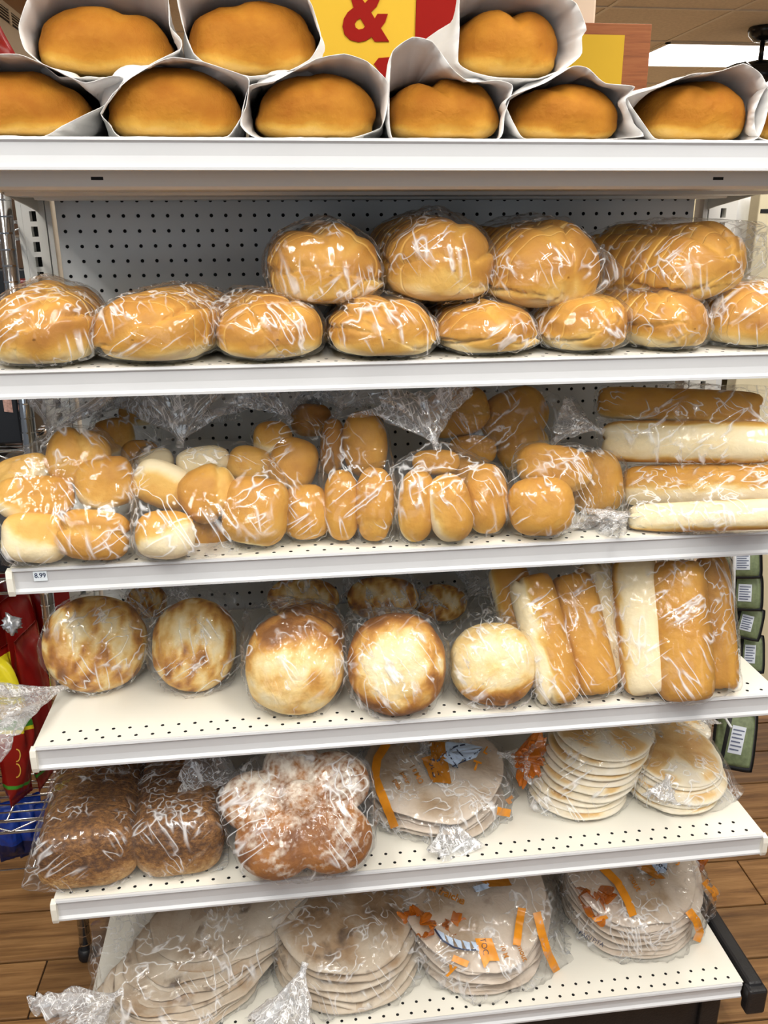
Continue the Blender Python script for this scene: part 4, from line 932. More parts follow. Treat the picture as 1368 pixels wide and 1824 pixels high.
# ------------------------------------------------------------------ fourth shelf
GR = 'round flat loaves on the fourth shelf'; B4 = 'clear bags on the fourth shelf'
rd = dict(th=.52, n=2.15, nu=28, nv=44, mat='flat', name='round_loaf', cat='bread', lump=.05)
R1 = roll(171, 1146, 180, 170, 'blotchy round loaf at the left end of the fourth shelf', 0, z=Z4, bake=mottled(.42, 1.1), group=GR, **rd)
bag([R1], Zs[4], 'clear bag of the leftmost round loaf, its tail hanging off the shelf to the left', (112, 1224, -.325), (-40, 1275, -.42), .058, extra=[(272, 1095, -.26), (205, 1048, -.22), (85, 1120, -.28)], group=B4, tailn=dict(n_u=34, n_v=120), pinch=.3)
R2 = roll(347, 1148, 148, 166, 'round loaf second from left on the fourth shelf', 0, z=Z4, bake=mottled(.38, 1.0), group=GR, **rd)
bag([R2], Zs[4], 'loose clear bag of the second round loaf', None, None, extra=[(440, 1110, -.26), (425, 1060, -.22), (300, 1055, -.22), (395, 1238, -.30)], group=B4, amp=.006)
R3b = roll(548, 1130, 132, 112, 'dark round loaf leaning behind the darkest-topped one', 0, Y=-.30, bake=mottled(.75, .7), group=GR, **rd)
R3 = roll(525, 1181, 176, 182, 'round loaf with a dark brown top half, third from left', 0, z=Z4, bake=lambda D, Q, Wn: np.clip(.30 + .55 * ss(-.1, .7, D[:, 2] + .3 * fbm(D * 3, 2, 3)) + .55 * fbm(D * 2.6, 5, 4) + .2 * ss(.55, 1, np.abs(D[:, 0])), 0, 1), group=GR, **rd)
bag([R3, R3b], Zs[4], 'clear bag of two round loaves, one behind the other', None, None, extra=[(440, 1090, -.28), (615, 1130, -.3), (478, 1062, -.22)], group=B4, amp=.005)
R4 = roll(707, 1182, 174, 182, 'pale-faced round loaf in the middle of the fourth shelf', 0, z=Z4, bake=lambda D, Q, Wn: np.clip(.06 + .9 * ss(.45, 1.0, np.hypot(D[:, 0], D[:, 2]) + .35 * fbm(D * 2.4, 7, 4)) + .25 * fbm(D * 3.1, 4, 3), 0, 1), group=GR, **rd)
bag([R4], Zs[4], 'clear bag of the pale-faced round loaf', None, None, extra=[(612, 1110, -.3), (796, 1150, -.3), (625, 1090, -.25), (690, 1085, -.25)], group=B4, amp=.005)
R5 = roll(878, 1182, 154, 146, 'round loaf with a brown lower rim beside the standing sub rolls', 0, z=Z4, bake=lambda D, Q, Wn: np.clip(.15 + .7 * ss(.2, .8, -D[:, 2] * .8 + D[:, 0] * .2 + .3 * fbm(D * 2.4, 9, 4)) + .3 * fbm(D * 3.1, 6, 3), 0, 1), group=GR, **rd)
bag([R5], Zs[4], 'loose clear bag of the round loaf beside the standing sub rolls', None, None, extra=[(800, 1140, -.3), (830, 1255, -.40), (862, 1268, -.42), (850, 1060, -.22), (830, 1100, -.26)], group=B4, amp=.006)
for (q, lab, blab, kn, tp) in (((540, 1066, 128, 74, -.17), 'round loaf lying high behind the dark-topped one', 'clear bag of the back round loaf above the dark-topped one', (610, 1062, -.14), (640, 1045, -.13)),
                       ((682, 1066, 126, 78, -.17), 'round loaf lying high behind the pale-faced one', 'clear bag of the back round loaf above the pale-faced one', (735, 1075, -.15), (760, 1050, -.14)),
                       ((785, 1074, 94, 66, -.16), 'round loaf lying high behind the gap left of the sub rolls', 'clear bag of the back round loaf left of the sub rolls', (835, 1060, -.14), (862, 1035, -.12)),
                       ((262, 1072, 70, 60, -.16), 'round loaf glimpsed at the back between the two leftmost ones', 'clear bag of the glimpsed round loaf at the back left', (300, 1062, -.14), (330, 1050, -.13))):
    n_ = roll(q[0], q[1], q[2], q[3], lab, 0, Y=q[4], bake=mottled(.45, 1.0), group=GR, **rd)
    bag([n_], None, blab, kn, tp, .045, group=B4)
GK = 'standing sub rolls on the fourth shelf'
sb = dict(th=1.0, n=2.5, long=2, m=7, nu=34, nv=36, lump=.035, name='sub_roll', cat='roll')
def up_bake(ang, wd, mx=.75):
    """white strip along an upright roll at an angle round its long z axis (0 = right, 90 = away, 270 = towards the eye)"""
    a0 = math.radians(ang)
    def f(D, Q, Wn):
        a = np.arctan2(D[:, 1], D[:, 0]); d = np.abs((a - a0 + math.pi) % (2 * math.pi) - math.pi) + .22 * vn(D * 5, 8)
        return mx * ss(wd, wd + .5, d)
    return f
Kk = [roll(1082, 1108, 74, 214, 'standing sub roll with a white side, rightmost of its bag', 11, z=Z4, bake=up_bake(275, .75), group=GK, seam=[((1,.2,0), .1, .07, .10)], **sb),
      roll(926, 1100, 74, 190, 'standing sub roll hidden at the left of its bag', 14, Y=-.33, bake=up_bake(180, .5), group=GK, **sb),
      roll(970, 1137, 82, 226, 'standing sub roll with a white left side, front left of its bag', 13, z=Z4, bake=up_bake(205, .75), group=GK, seam=[((1,.3,0), -.45, .07, .09)], **sb),
      roll(1040, 1128, 80, 214, 'golden standing sub roll in the middle of its bag', 11, z=Z4, bake=up_bake(90, .8), group=GK, **sb)]
bag(Kk, Zs[4], 'clear bag of four leaning sub rolls', None, None, extra=[(905, 1010, -.26), (1110, 1000, -.26), (1030, 1248, -.435)], group=B4, axis=np.array([0, .4, 1]), amp=.004)
Ll = [roll(1140, 1115, 84, 236, 'pale standing sub roll at the left of the rightmost bag', 3, z=Z4, bake=up_bake(285, .8), group=GK, **sb),
      roll(1276, 1108, 62, 232, 'narrow golden sub roll at the right of the rightmost bag', 2, z=Z4, bake=up_bake(90, .8), group=GK, **sb),
      roll(1214, 1122, 100, 244, 'broad golden sub roll in the middle of the rightmost bag', 2, z=Z4, bake=up_bake(90, .8), group=GK, **sb)]
bag(Ll, Zs[4], 'clear bag of three upright sub rolls at the right end of the fourth shelf', None, None, extra=[(1110, 1000, -.26), (1296, 995, -.24)], group=B4, axis=np.array([0, .4, 1]), amp=.004)

# ------------------------------------------------------------------ fifth shelf
G5 = 'clear bags on the fifth shelf'
Ms = []
for (px, py, wd, yw, lab, sd) in ((158, 1592, .160, 3, 'dark wholegrain pan loaf at the left end of the fifth shelf', 31), (322, 1569, .150, 2, 'second dark wholegrain pan loaf, its end paler and cut', 47)):
    b = at_z(px, py, Z5); Fm = yaw_frame(yw)
    lo = sliced_loaf('pan_loaf', b, Fm, wd, .112, .33, sd, nsl=14, mat='rye', heel=.06, gap=.0003, top_n=3.0, bot=.5, dome=.026, shrink=.0012, pale=.12)
    tag(lo, lab, 'bread', 'wholegrain pan loaves'); Ms.append(lo)
bag([Ms[0].name], Zs[5], 'clear bag of the leftmost wholegrain loaf, a film ear at its lower left', None, None, extra=[(42, 1578, -.44), (90, 1580, -.46), (262, 1352, -.12)], group=G5, amp=.004, axis=np.array([0, 1, .3]))
bag([Ms[1].name], Zs[5], 'clear bag of the second wholegrain loaf', None, None, extra=[(404, 1545, -.43), (380, 1350, -.12)], group=G5, amp=.004, axis=np.array([0, 1, .3]))
lob = [(0, -.75, .10, .44)] + [(math.cos(math.radians(a)) * .62, -.30, math.sin(math.radians(a)) * .60, .50) for a in (20, 82, 150, 222, 305)]
lob = [(.03, -.74, .22, .29), (.54, -.34, .48, .50), (-.08, -.26, .72, .42), (-.60, -.34, .18, .48), (-.27, -.52, -.44, .56), (.50, -.50, -.36, .56), (0, .25, -.05, .78)]
def lobes(D):
    ts = []
    for x, y, z, r in lob:
        c = np.array([x, y, z]); b = D @ c; disc = b * b - (c @ c - r * r); ts.append(np.where(disc > 0, b + np.sqrt(np.maximum(disc, 0)), 0))
    T = np.stack(ts, 1); return np.log(np.exp(T * 40).sum(1)) / 40
O = roll(528, 1448, 250, 216, 'big knobbly round loaf of six flour-dusted lobes', 0, z=Z5, th=.62, star=lobes, nu=56, nv=84, mat='flour', name='knobbly_loaf', cat='bread', lump=.02,
         bake=lambda D, Q, Wn: np.clip(.80 - .6 * ss(.2, .95, -Wn[:, 2]) * 0 + .25 * fbm(D * 3, 4, 3) - .7 * ss(.55, .95, D[:, 1] * .6 - D[:, 2] * .8), 0, 1),
         flour=lambda D, Q, Wn: .02 + .45 * ss(.2, .9, Wn[:, 2]) + .35 * (np.sin(np.hypot(Q[:, 0] - .1, Q[:, 2] - .05) * 46 + 2 * fbm(D * 3, 1, 2)) > .1) * ss(.35, .7, np.hypot(Q[:, 0], Q[:, 2])))
bag([O], Zs[5], 'clear bag of the knobbly loaf, its tied end lying over the second wholegrain loaf', (428, 1385, -.345), (345, 1368, -.31), .055, extra=[(655, 1380, -.27), (640, 1545, -.44), (470, 1345, -.2)], group=G5, amp=.004, pinch=.3)
def disc(name, c, R, t, seed, tilt=(0, 0), droop=0.0, oval=1.0, ang=0, mat='pita', bake=None, label=None, group=None, fold=0, cat='flatbread', floor=None, n=3.2, rimv=.035, ff=9):
    """a flat round bread lying at c (centre of its underside)"""
    D, F = sph(14, 44) if True else None
    D = D[:, [1, 2, 0]]; rr = (np.hypot(D[:, 0], D[:, 1]) ** n + np.abs(D[:, 2]) ** n) ** (-1 / n)
    Q = D * rr[:, None]; rim = 1 + rimv * fbm(np.stack([D[:, 0] * 1.6, D[:, 1] * 1.6, D[:, 2] * 0 + seed], 1), seed, 2)
    x, y = Q[:, 0] * R * rim * oval, Q[:, 1] * R * rim
    ca, sa = math.cos(math.radians(ang)), math.sin(math.radians(ang)); x, y = x * ca - y * sa, x * sa + y * ca
    hgt = Q[:, 2] * t / 2 * (1 + .3 * fbm(np.stack([x * 22, y * 22, x * 0 + seed], 1), seed + 2, 2)) + t / 2
    hgt = hgt + tilt[0] * x + tilt[1] * y - droop * ((x * x + y * y) / R ** 2) * R + .10 * t * vn(np.stack([x * 30, y * 30, x * 0 + seed], 1), seed + 1)
    lie = tilt[0] * x + tilt[1] * y - droop * ((x * x + y * y) / R ** 2) * R
    if fold:
        fd = fold * R * fbm(np.stack([(c[0] + x) * ff, (c[1] + y) * ff, x * 0 + 3.3 + .012 * (seed % 60)], 1), 6, 2); hgt = hgt + fd; lie = lie + fd
    P = c + np.stack([x, y, hgt], 1)
    if floor is not None: P[:, 2] += np.maximum(0, floor + .0012 + .12 * t - (c[2] + lie)); P[:, 2] = np.maximum(P[:, 2], floor + .0005)
    b = bake(D, Q) if bake is not None else np.clip(.12 + .75 * ss(.1, .75, np.abs(D[:, 2])) * ss(-.25, .35, fbm(np.stack([Q[:, 0] * 1.7, Q[:, 1] * 1.7, Q[:, 2] * 0 + seed], 1), seed + 4, 3)), 0, 1)
    o = mesh(name, P, F[:, ::-1], M[mat], True, {'bake': np.clip(b, 0, 1)}, origin=(c[0], c[1], P[:, 2].min())); PTS[o.name] = P
    tag(o, label, cat, group); return o.name
ordn = ['lowest', 'second from the bottom', 'third from the bottom', 'fourth from the bottom', 'fifth from the bottom', 'sixth from the bottom', 'seventh from the bottom', 'eighth from the bottom', 'ninth from the bottom', 'tenth from the bottom', 'eleventh from the bottom', 'topmost']
def stack(c0, c1, n, R, t, what, mat='pita', name='pita_bread', jit=.004, group=None, tilt0=(0, 0), tilt1=(0, 0), seed=0, **kw):
    out = []; rs = np.random.RandomState(seed)
    for k in range(n):
        u = k / max(n - 1, 1); c = np.array(c0) * (1 - u) + np.array(c1) * u; c[:2] += rs.uniform(-jit, jit, 2)
        pos = 'topmost' if k == n - 1 else ordn[k]
        out.append(disc(name, c, R * rs.uniform(.97, 1.03), t, seed + k * 3, tuple(np.array(tilt0) * (1 - u) + np.array(tilt1) * u + rs.uniform(-.02, .02, 2)), ang=rs.uniform(0, 360), mat=mat, label=pos + ' ' + what, group=group, floor=c0[2] - .002, **kw))
    return out
qa = at_z(1042, 1400, Z5); qa = np.array([.318, -.318, Z5]); qb = at_y(1096, 1344, -.375) + np.array([.006, .090, -.006])
Q_ = stack(qa, qb, 10, .093, .0105, jit=.008, what= 'pita of the tall leaning stack on the fifth shelf', group='pitas of the tall stack', tilt0=(.02, .06), tilt1=(.03, .10), seed=50)
bag(Q_, Zs[5], 'clear bag round the tall leaning stack of pita breads', (1150, 1312, -.255), (1168, 1300, -.25), .022, extra=[(948, 1385, -.33), (945, 1440, -.38)], group=G5, amp=.003)
ra = np.array([.500, -.335, Z5]); rb = at_y(1255, 1388, -.395) + np.array([-.015, .086, -.004])
R_ = stack(ra, rb, 7, .090, .0110, jit=.008, what= 'pita of the low stack on the fifth shelf', group='pitas of the low stack', tilt0=(.0, .06), tilt1=(-.03, .16), seed=80)
bag(R_, Zs[5], 'clear bag round the low stack of pita breads, its knot at the front left', (1188, 1392, -.40), (1178, 1425, -.425), .024, extra=[(1328, 1430, -.36)], group=G5, amp=.003, pinch=.25)
sa_ = np.array([at_y(1205, 1330, -.16)[0], -.16, Z5]); sb_ = at_y(1200, 1312, -.15)
S_ = stack(sa_, sb_, 9, .062, .0125, 'small pita of the back right stack', group='small pitas at the back', seed=110)
bag(S_, Zs[5], 'clear bag of small pita breads at the back right of the fifth shelf', (1250, 1290, -.15), (1262, 1275, -.14), .018, group=G5)
# ------------------------------------------------------------------ printed packs of thin flatbreads
M['orange'] = plain('orange_print', (.80, .30, .02), .3, noise=.2, nscale=30); M['orange_dark'] = plain('dark_orange_print', (.42, .16, .015), .35)
M['skyblue'] = plain('pale_blue_print', (.50, .62, .80), .35); M['navy'] = plain('navy_print', (.03, .045, .10), .4); M['redprint'] = plain('orange_red_print', (.62, .10, .02), .3, noise=.3, nscale=60)
def on_bag(parent, polys, mat, name, lift=.0012, sub_=1):
    """print lying on a bag: outlines in picture points, laid on the film where the lines of sight meet it"""
    me = parent.data; bv = BVHTree.FromPolygons([v.co + parent.location for v in me.vertices], [tuple(p.vertices) for p in me.polygons])
    V = []; F = []
    for vs, fs in polys:
        b = len(V); ok = True; pts = []
        for x, y in vs:
            d = nrm(ray(x, y)); h = bv.ray_cast(Vector(CAM_P), Vector(d))
            pts.append(np.array(h[0]) + np.array(h[1]) * lift * (-1 if Vector(d).dot(h[1]) > 0 else 1) if h[0] is not None else None)
        good = [p for p in pts if p is not None]
        if not good: continue
        V += [p if p is not None else good[0] for p in pts]
        F += [tuple(i + b for i in f) for f in fs if all(pts[i] is not None for i in f)]
    if not F: return None
    o = mesh(name, np.array(V), F, mat, True, origin=tuple(np.mean(V, 0))); return par(o, parent)
def ribbon(path, w_, n=26):
    P = np.array(path, float); seg = np.linalg.norm(np.diff(P, axis=0), axis=1); cum = np.concatenate([[0], np.cumsum(seg)]); d = np.linspace(0, cum[-1], n)
    X = np.stack([np.interp(d, cum, P[:, 0]), np.interp(d, cum, P[:, 1])], 1); T = np.gradient(X, axis=0); T /= np.linalg.norm(T, axis=1, keepdims=True); Nn = np.stack([-T[:, 1], T[:, 0]], 1)
    vs = []; 
    for k in range(n): vs += [tuple(X[k] + Nn[k] * w_ / 2), tuple(X[k]), tuple(X[k] - Nn[k] * w_ / 2)]
    fs = []
    for k in range(n - 1):
        a = 3 * k; fs += [(a, a+1, a+4, a+3), (a+1, a+2, a+5, a+4)]
    return [(vs, fs)]
def patch(quad, n=8):
    q = np.array(quad, float); vs = []; fs = []
    for i in range(n + 1):
        for j in range(n + 1):
            u, v = i / n, j / n; vs.append(tuple((q[0] * (1-u) + q[1] * u) * (1-v) + (q[3] * (1-u) + q[2] * u) * v))
    for i in range(n):
        for j in range(n): a = i * (n+1) + j; fs.append((a, a+1, a+n+2, a+n+1))
    return [(vs, fs)]
def words_on(parent, txt, cx, cy, size, ang, mat, sx=1.0, bold=.0):
    V, F = text_mesh(txt, size, bold * size); a = math.radians(ang); c_, s_ = math.cos(a), math.sin(a)
    pts = [(cx + v[0] * sx * c_ + v[1] * s_ , cy + v[0] * sx * s_ - v[1] * c_) for v in V]
    return on_bag(parent, [(pts, F)], mat, 'printed_words', .0016)
tz = dict(mat='tortilla', name='thin_flatbread', group=None)
def tort(c, n, R, seed, what, group, tilt=(0, .05), fold=.05, top=.011):
    c = np.array(c); return stack(c, c + np.array([0, .0, top * (n - 1)]), n, R, .0085, what, mat='tortilla', name='thin_flatbread', jit=.010, group=group, tilt0=(0, 0), tilt1=tilt, seed=seed, fold=fold, cat_=None) if False else \
        stack(c, c + np.array([0, .0, top * (n - 1)]), n, R, .0085, what, mat='tortilla', name='thin_flatbread', jit=.010, group=group, tilt0=(0, 0), tilt1=tilt, seed=seed, fold=fold, ff=13, rimv=.06)
P_ = tort((.045, -.300, Z5), 6, .128, 140, 'thin flatbread in the printed pack on the fifth shelf', 'flatbreads in the fifth-shelf pack', (.02, .22), .10, .013)
pb = bag(P_, Zs[5], 'printed orange and clear pack of flatbreads in the middle of the fifth shelf', (898, 1345, -.30), None, extra=[(668, 1330, -.2), (918, 1440, -.33)], amp=.010, freq=8, pinch=.2, group='printed flatbread packs')
on_bag(pb, ribbon([(690, 1324), (672, 1352), (668, 1385), (684, 1425), (704, 1473)], 15), M['orange'], 'orange_stripe')
on_bag(pb, ribbon([(905, 1420), (916, 1436), (916, 1450), (885, 1444)], 14, 12), M['orange'], 'orange_stripe')
on_bag(pb, patch([(765, 1322), (792, 1322), (804, 1396), (772, 1394)]), M['orange_dark'], 'orange_banner')
on_bag(pb, patch([(750, 1350), (776, 1343), (803, 1397), (770, 1393)]), M['orange_dark'], 'orange_banner')
on_bag(pb, patch([(795, 1322), (832, 1325), (862, 1332), (792, 1342)]) + patch([(780, 1346), (800, 1338), (826, 1350), (812, 1368)]) + patch([(806, 1340), (858, 1334), (848, 1350), (830, 1356)]), M['skyblue'], 'blue_globe_print')
on_bag(pb, ribbon([(779, 1356), (795, 1340), (812, 1330), (832, 1326)], 3) + ribbon([(800, 1345), (815, 1368)], 2.5, 8) + ribbon([(812, 1334), (832, 1356)], 2.5, 8) + ribbon([(806, 1366), (835, 1352), (858, 1334)], 2.5), M['navy'], 'globe_outline')
words_on(pb, 'OLC', 772, 1368, 17, 72, M['navy'])
words_on(pb, '10 MO', 742, 1380, 13, 62, M['orange_dark'], bold=.02); words_on(pb, 'pour', 722, 1386, 12, 62, M['orange_dark'], bold=.02); words_on(pb, 'pain', 708, 1398, 12, 62, M['orange_dark'], bold=.02)
words_on(pb, 'T', 848, 1366, 24, 20, M['orange'], bold=.03); words_on(pb, 'L', 866, 1338, 18, 30, M['orange'], bold=.03)
k = at_y(898, 1345, -.30); tie(pb, k, at_y(925, 1345, -.30) - k, .006)
tail(pb, k, at_y(950, 1352, -.32), .050, 12, mat='film_tail'); M['film_orange'] = film_mat('orange_printed_film', haze=.62, gloss=.12, scale=34, strength=1, rough=.14, tint=(.95, .6, .25))
for nd in M['film_orange'].node_tree.nodes:
    if nd.type == 'BSDF_DIFFUSE': nd.inputs[0].default_value = (.78, .22, .015, 1)
tail(pb, at_y(915, 1346, -.302), at_y(952, 1352, -.33), .052, 31, mat='film_orange', name='orange_printed_end', flat=.8)
kf = at_y(800, 1492, -.43)
tail(pb, at_y(790, 1452, -.41), at_y(812, 1522, -.462), .040, 77, floor=Zs[5], flat=.35, n_u=26, n_v=100)

# ------------------------------------------------------------------ bottom deck
G6 = 'flatbreads in the left bag on the bottom deck'
nb_ = dict(mat='naan', group=G6, t=.013)
Tn = []
for k in range(12):
    u = k / 11; a = -28 + 10 * math.sin(k * 2.1)
    c = np.array([-.455 + .13 * u + .012 * math.sin(k * 3), -.385 + .125 * u, Z6 + .0100 * k])
    Tn.append(disc('naan', c, .105, .0085, 600 + k * 5, (.05 + .10 * u, .10 + .12 * u), oval=1.55, ang=22 + 6 * math.sin(k * 1.7), mat='naan', fold=.22, ff=13, rimv=.09, floor=Z6 - .002, group=G6, cat='flatbread', n=2.8,
                   label=('topmost' if k == 11 else ordn[k]) + ' charred flatbread in the left bag on the bottom deck',
                   bake=lambda D, Q: .35 + .5 * fbm(np.stack([Q[:, 0] * 1.6, Q[:, 1] * 1.6, Q[:, 2] + k], 1), 60 + k, 3)))
bag(Tn, Zs[6], 'clear bag of charred flatbreads at the left of the bottom deck, knotted in front', (206, 1772, -.462), (95, 1835, -.53), .075, extra=[(178, 1640, -.32), (530, 1600, -.16), (182, 1730, -.42)], group='clear bags on the bottom deck', amp=.006, freq=10, pleats=16, pleat_amp=.07, pinch=.3, tailn=dict(n_u=32, n_v=120))
G7 = 'round flatbreads in the second bag on the bottom deck'
Un = []
for k in range(6):
    u = k / 5
    Un.append(disc('round_flatbread', np.array([-.128 + .006 * math.sin(k * 2), -.335 + .02 * u, Z6 + .0185 * k]), .142 - .008 * u, .0145, 700 + k * 7, (-.02, .04 + .14 * u), droop=.02, ang=k * 50, mat='naan', fold=.14, ff=12, rimv=.05, floor=Z6 - .002, group=G7, n=2.8,
                   label=('topmost' if k == 5 else ordn[k]) + ' round flatbread in the second bag on the bottom deck', bake=lambda D, Q: .25 + .35 * ss(.3, .9, D[:, 2]) + .5 * fbm(np.stack([Q[:, 0] * 1.6, Q[:, 1] * 1.6, Q[:, 2] + k], 1), 70 + k, 3)))
bag(Un, Zs[6], 'clear bag of big round flatbreads, its white knotted neck at the front left', (540, 1728, -.468), (503, 1850, -.53), .05, extra=[(792, 1700, -.37)], group='clear bags on the bottom deck', amp=.005, pleats=22, pleat_amp=.06, pinch=.35, tailn=dict(n_u=34, n_v=110, flat=.4))
V_ = tort((.135, -.325, Z6), 9, .135, 800, 'thin flatbread in the pack left of centre on the bottom deck', 'flatbreads in the left printed pack', (.06, .30), .11, .0125)
vb = bag(V_, Zs[6], 'printed pack of flatbreads on the bottom deck beside the round ones', (780, 1632, -.34), None, extra=[(1012, 1740, -.40), (985, 1560, -.2)], group='printed flatbread packs', amp=.010, freq=8, pinch=.1)
on_bag(vb, ribbon([(930, 1617), (924, 1650), (920, 1684)], 14), M['orange'], 'orange_stripe')
on_bag(vb, ribbon([(956, 1625), (964, 1660), (976, 1700), (990, 1728), (1000, 1742)], 14), M['orange'], 'orange_stripe')
on_bag(vb, patch([(846, 1672), (876, 1671), (890, 1712), (858, 1712)]) + patch([(858, 1712), (872, 1712), (864, 1724), (862, 1724)]), M['orange'], 'orange_banner')
on_bag(vb, patch([(846, 1562), (900, 1556), (912, 1578), (872, 1580)]), M['orange_dark'], 'orange_banner')
for a_ in range(5):
    x0 = 778 + 15 * a_; y0 = 1656 + [0, 9, 15, 19, 21][a_]
    on_bag(vb, patch([(x0, y0), (x0 + 13, y0 + 7 - a_), (x0 + 16, y0 + 22 - a_), (x0 + 8, y0 + 18 - a_)], 3), M['skyblue'], 'blue_globe_print')
on_bag(vb, ribbon([(774, 1655), (788, 1675), (808, 1688), (830, 1692), (848, 1692)], 3), M['navy'], 'globe_outline')
on_bag(vb, patch([(842, 1580), (868, 1572), (876, 1580), (848, 1590)]), M['skyblue'], 'blue_globe_print')
words_on(vb, 'TOC', 862, 1686, 15, 78, M['navy']); words_on(vb, '10 M', 898, 1695, 12, 70, M['orange_dark'], bold=.02); words_on(vb, 'mout', 930, 1698, 14, 68, M['orange_dark'], bold=.02)
words_on(vb, 'y', 806, 1724, 30, 20, M['orange'], bold=.03); words_on(vb, 'pita fraiche', 790, 1590, 18, 24, M['orange_dark'], bold=.03)
on_bag(vb, ribbon([(806, 1706), (820, 1712), (834, 1718)], 12, 8), M['orange'], 'orange_mark')
k = at_y(780, 1632, -.34); tie(vb, k, at_y(760, 1640, -.36) - k, .006)
tail(vb, k, at_y(738, 1650, -.385), .035, 15, mat='film_orange', name='orange_printed_end', flat=.7); tail(vb, k, at_y(815, 1648, -.39), .022, 25, mat='film_orange', name='orange_printed_end', flat=.7)
W_ = tort((.462, -.285, Z6), 10, .135, 900, 'thin flatbread in the pack at the right of the bottom deck', 'flatbreads in the right printed pack', (.0, .26), .11, .0125)
wb = bag(W_, Zs[6], 'printed pack of flatbreads at the right of the bottom deck beside the black guard', (1018, 1560, -.24), None, extra=[(1275, 1610, -.27), (1238, 1665, -.33)], group='printed flatbread packs', amp=.010, freq=8, pinch=.1)
on_bag(wb, ribbon([(1072, 1545), (1100, 1572), (1118, 1605), (1128, 1632)], 14), M['orange'], 'orange_stripe')
on_bag(wb, ribbon([(1254, 1570), (1272, 1588), (1278, 1608)], 13, 12), M['orange'], 'orange_stripe')
on_bag(wb, ribbon([(1226, 1622), (1240, 1640), (1246, 1660), (1240, 1676)], 14), M['orange'], 'orange_stripe')
on_bag(wb, patch([(1122, 1536), (1150, 1532), (1186, 1566), (1168, 1566)]), M['orange_dark'], 'orange_banner')
on_bag(wb, patch([(1155, 1534), (1190, 1530), (1186, 1556), (1172, 1556)]), M['skyblue'], 'blue_globe_print')
on_bag(wb, ribbon([(1160, 1536), (1178, 1545), (1172, 1556)], 2.5, 10) + ribbon([(1168, 1533), (1188, 1550)], 2.5, 8), M['navy'], 'globe_outline')
on_bag(wb, patch([(1053, 1634), (1080, 1630), (1084, 1636), (1060, 1642)], 4), M['orange'], 'orange_mark')
words_on(wb, 'mout', 1130, 1572, 15, 62, M['orange_dark'], bold=.02); words_on(wb, '10', 1160, 1570, 14, 60, M['orange_dark'], bold=.02); words_on(wb, 'J', 1210, 1532, 20, 15, M['orange'], bold=.03)
words_on(wb, 'PAIN PITA', 1054, 1672, 11, 28, M['navy'])
k = at_y(1018, 1560, -.24); tail(wb, k, at_y(1068, 1610, -.38), .03, 19, mat='film_orange', name='orange_printed_end', flat=.6)
tail(wb, at_y(1240, 1560, -.24), at_y(1246, 1515, -.26), .018, 29, mat='film_orange', name='orange_printed_end', flat=.6)
X_ = tort((-.11, -.125, Z6), 12, .12, 950, 'thin flatbread in the pack hidden behind the round flatbreads', 'flatbreads in the hidden printed pack', (.0, .05), .05, .0135)
xb = bag(X_, Zs[6], 'printed pack behind the round flatbreads, only its orange end in sight', (650, 1596, -.2), None, group='printed flatbread packs', amp=.006, pinch=.2)
tail(xb, at_y(650, 1596, -.2), at_y(605, 1588, -.2), .026, 39, mat='film_orange', name='orange_printed_end', flat=.7); tail(xb, at_y(650, 1596, -.2), at_y(690, 1584, -.2), .024, 49, mat='film_orange', name='orange_printed_end', flat=.7)
# ================================================================== what stands to the left: a chrome wire rack with snacks
M['redfoil'] = plain('red_foil', (.27, .008, .006), .3, noise=.25, nscale=14); M['yellowfoil'] = plain('yellow_foil', (.80, .68, .02), .3, noise=.1)
M['greenfoil'] = plain('green_foil', (.05, .30, .03), .3); M['bluefoil'] = plain('blue_foil', (.012, .06, .42), .35, noise=.3, nscale=12); M['blueshade'] = plain('shaded_blue_foil', (.006, .012, .07), .4)
M['blackcard'] = plain('black_carton', (.008, .009, .012), .4); M['wafer'] = plain('brown_wafer_print', (.28, .075, .04), .45); M['waferface'] = plain('pale_wafer_print', (.50, .30, .25), .5, noise=.4, nscale=240)
M['silver'] = plain('silver_foil', (.62, .63, .66), .22, metal=.6, noise=.3, nscale=40); M['whitepack'] = plain('white_pack', (.78, .80, .82), .4)
M['crisps'] = plain('crisps_print', (.62, .42, .16), .5, noise=.4, nscale=60); M['greypack'] = plain('grey_pack', (.45, .42, .44), .4, noise=.2)
M['khaki'] = plain('sage_green_pouch', (.16, .20, .10), .5, noise=.3, nscale=90); M['blacktrim'] = plain('black_pouch_edge', (.007, .007, .008), .35)
M['facts'] = plain('nutrition_panel', (.62, .66, .74), .5, noise=.0); M['factsink'] = plain('nutrition_ink', (.10, .12, .20), .5)
M['gold'] = plain('gold_print', (.75, .48, .08), .3); M['bluepack'] = plain('blue_pack', (.02, .08, .34), .4, noise=.3); M['orangebox'] = plain('orange_box', (.55, .19, .03), .5); M['brownprint'] = plain('brown_print', (.16, .06, .04), .5)
rk = empty('wire_rack', (-1.1, .1, 0)); tag(rk, 'chrome wire rack of snacks left of the bread shelves', 'rack')
lean = lambda z: -.690 + .0335 * z
xl = -1.62
for (x_, y_) in ((0, -.11), (0, .32), (xl + .69, -.11), (xl + .69, .32)):
    P = [(lean(z) + x_, y_, z) for z in (.02, .6, 1.2, 1.88)]
    po = par(MB().tube(P, .0125, 16).build('post', M['chrome'], smooth=True), rk)
    rg = MB()
    for k in range(1, 74):
        z = .02 + k * .0254; rg.tube([(lean(z) + x_, y_, z - .0012), (lean(z) + x_, y_, z + .0012)], .0131, 12, False)
    o = rg.build('post_groove', M['chrome'], po); o['kind'] = 'stuff'
    par(MB().lathe((lean(0) + x_, y_, 0), [(.013, 0), (.017, .004), (.017, .022), (.0135, .03)], 16).build('foot', M['black'], smooth=True), rk)
SHZ = (.377, .912, 1.155, 1.535, 1.70)
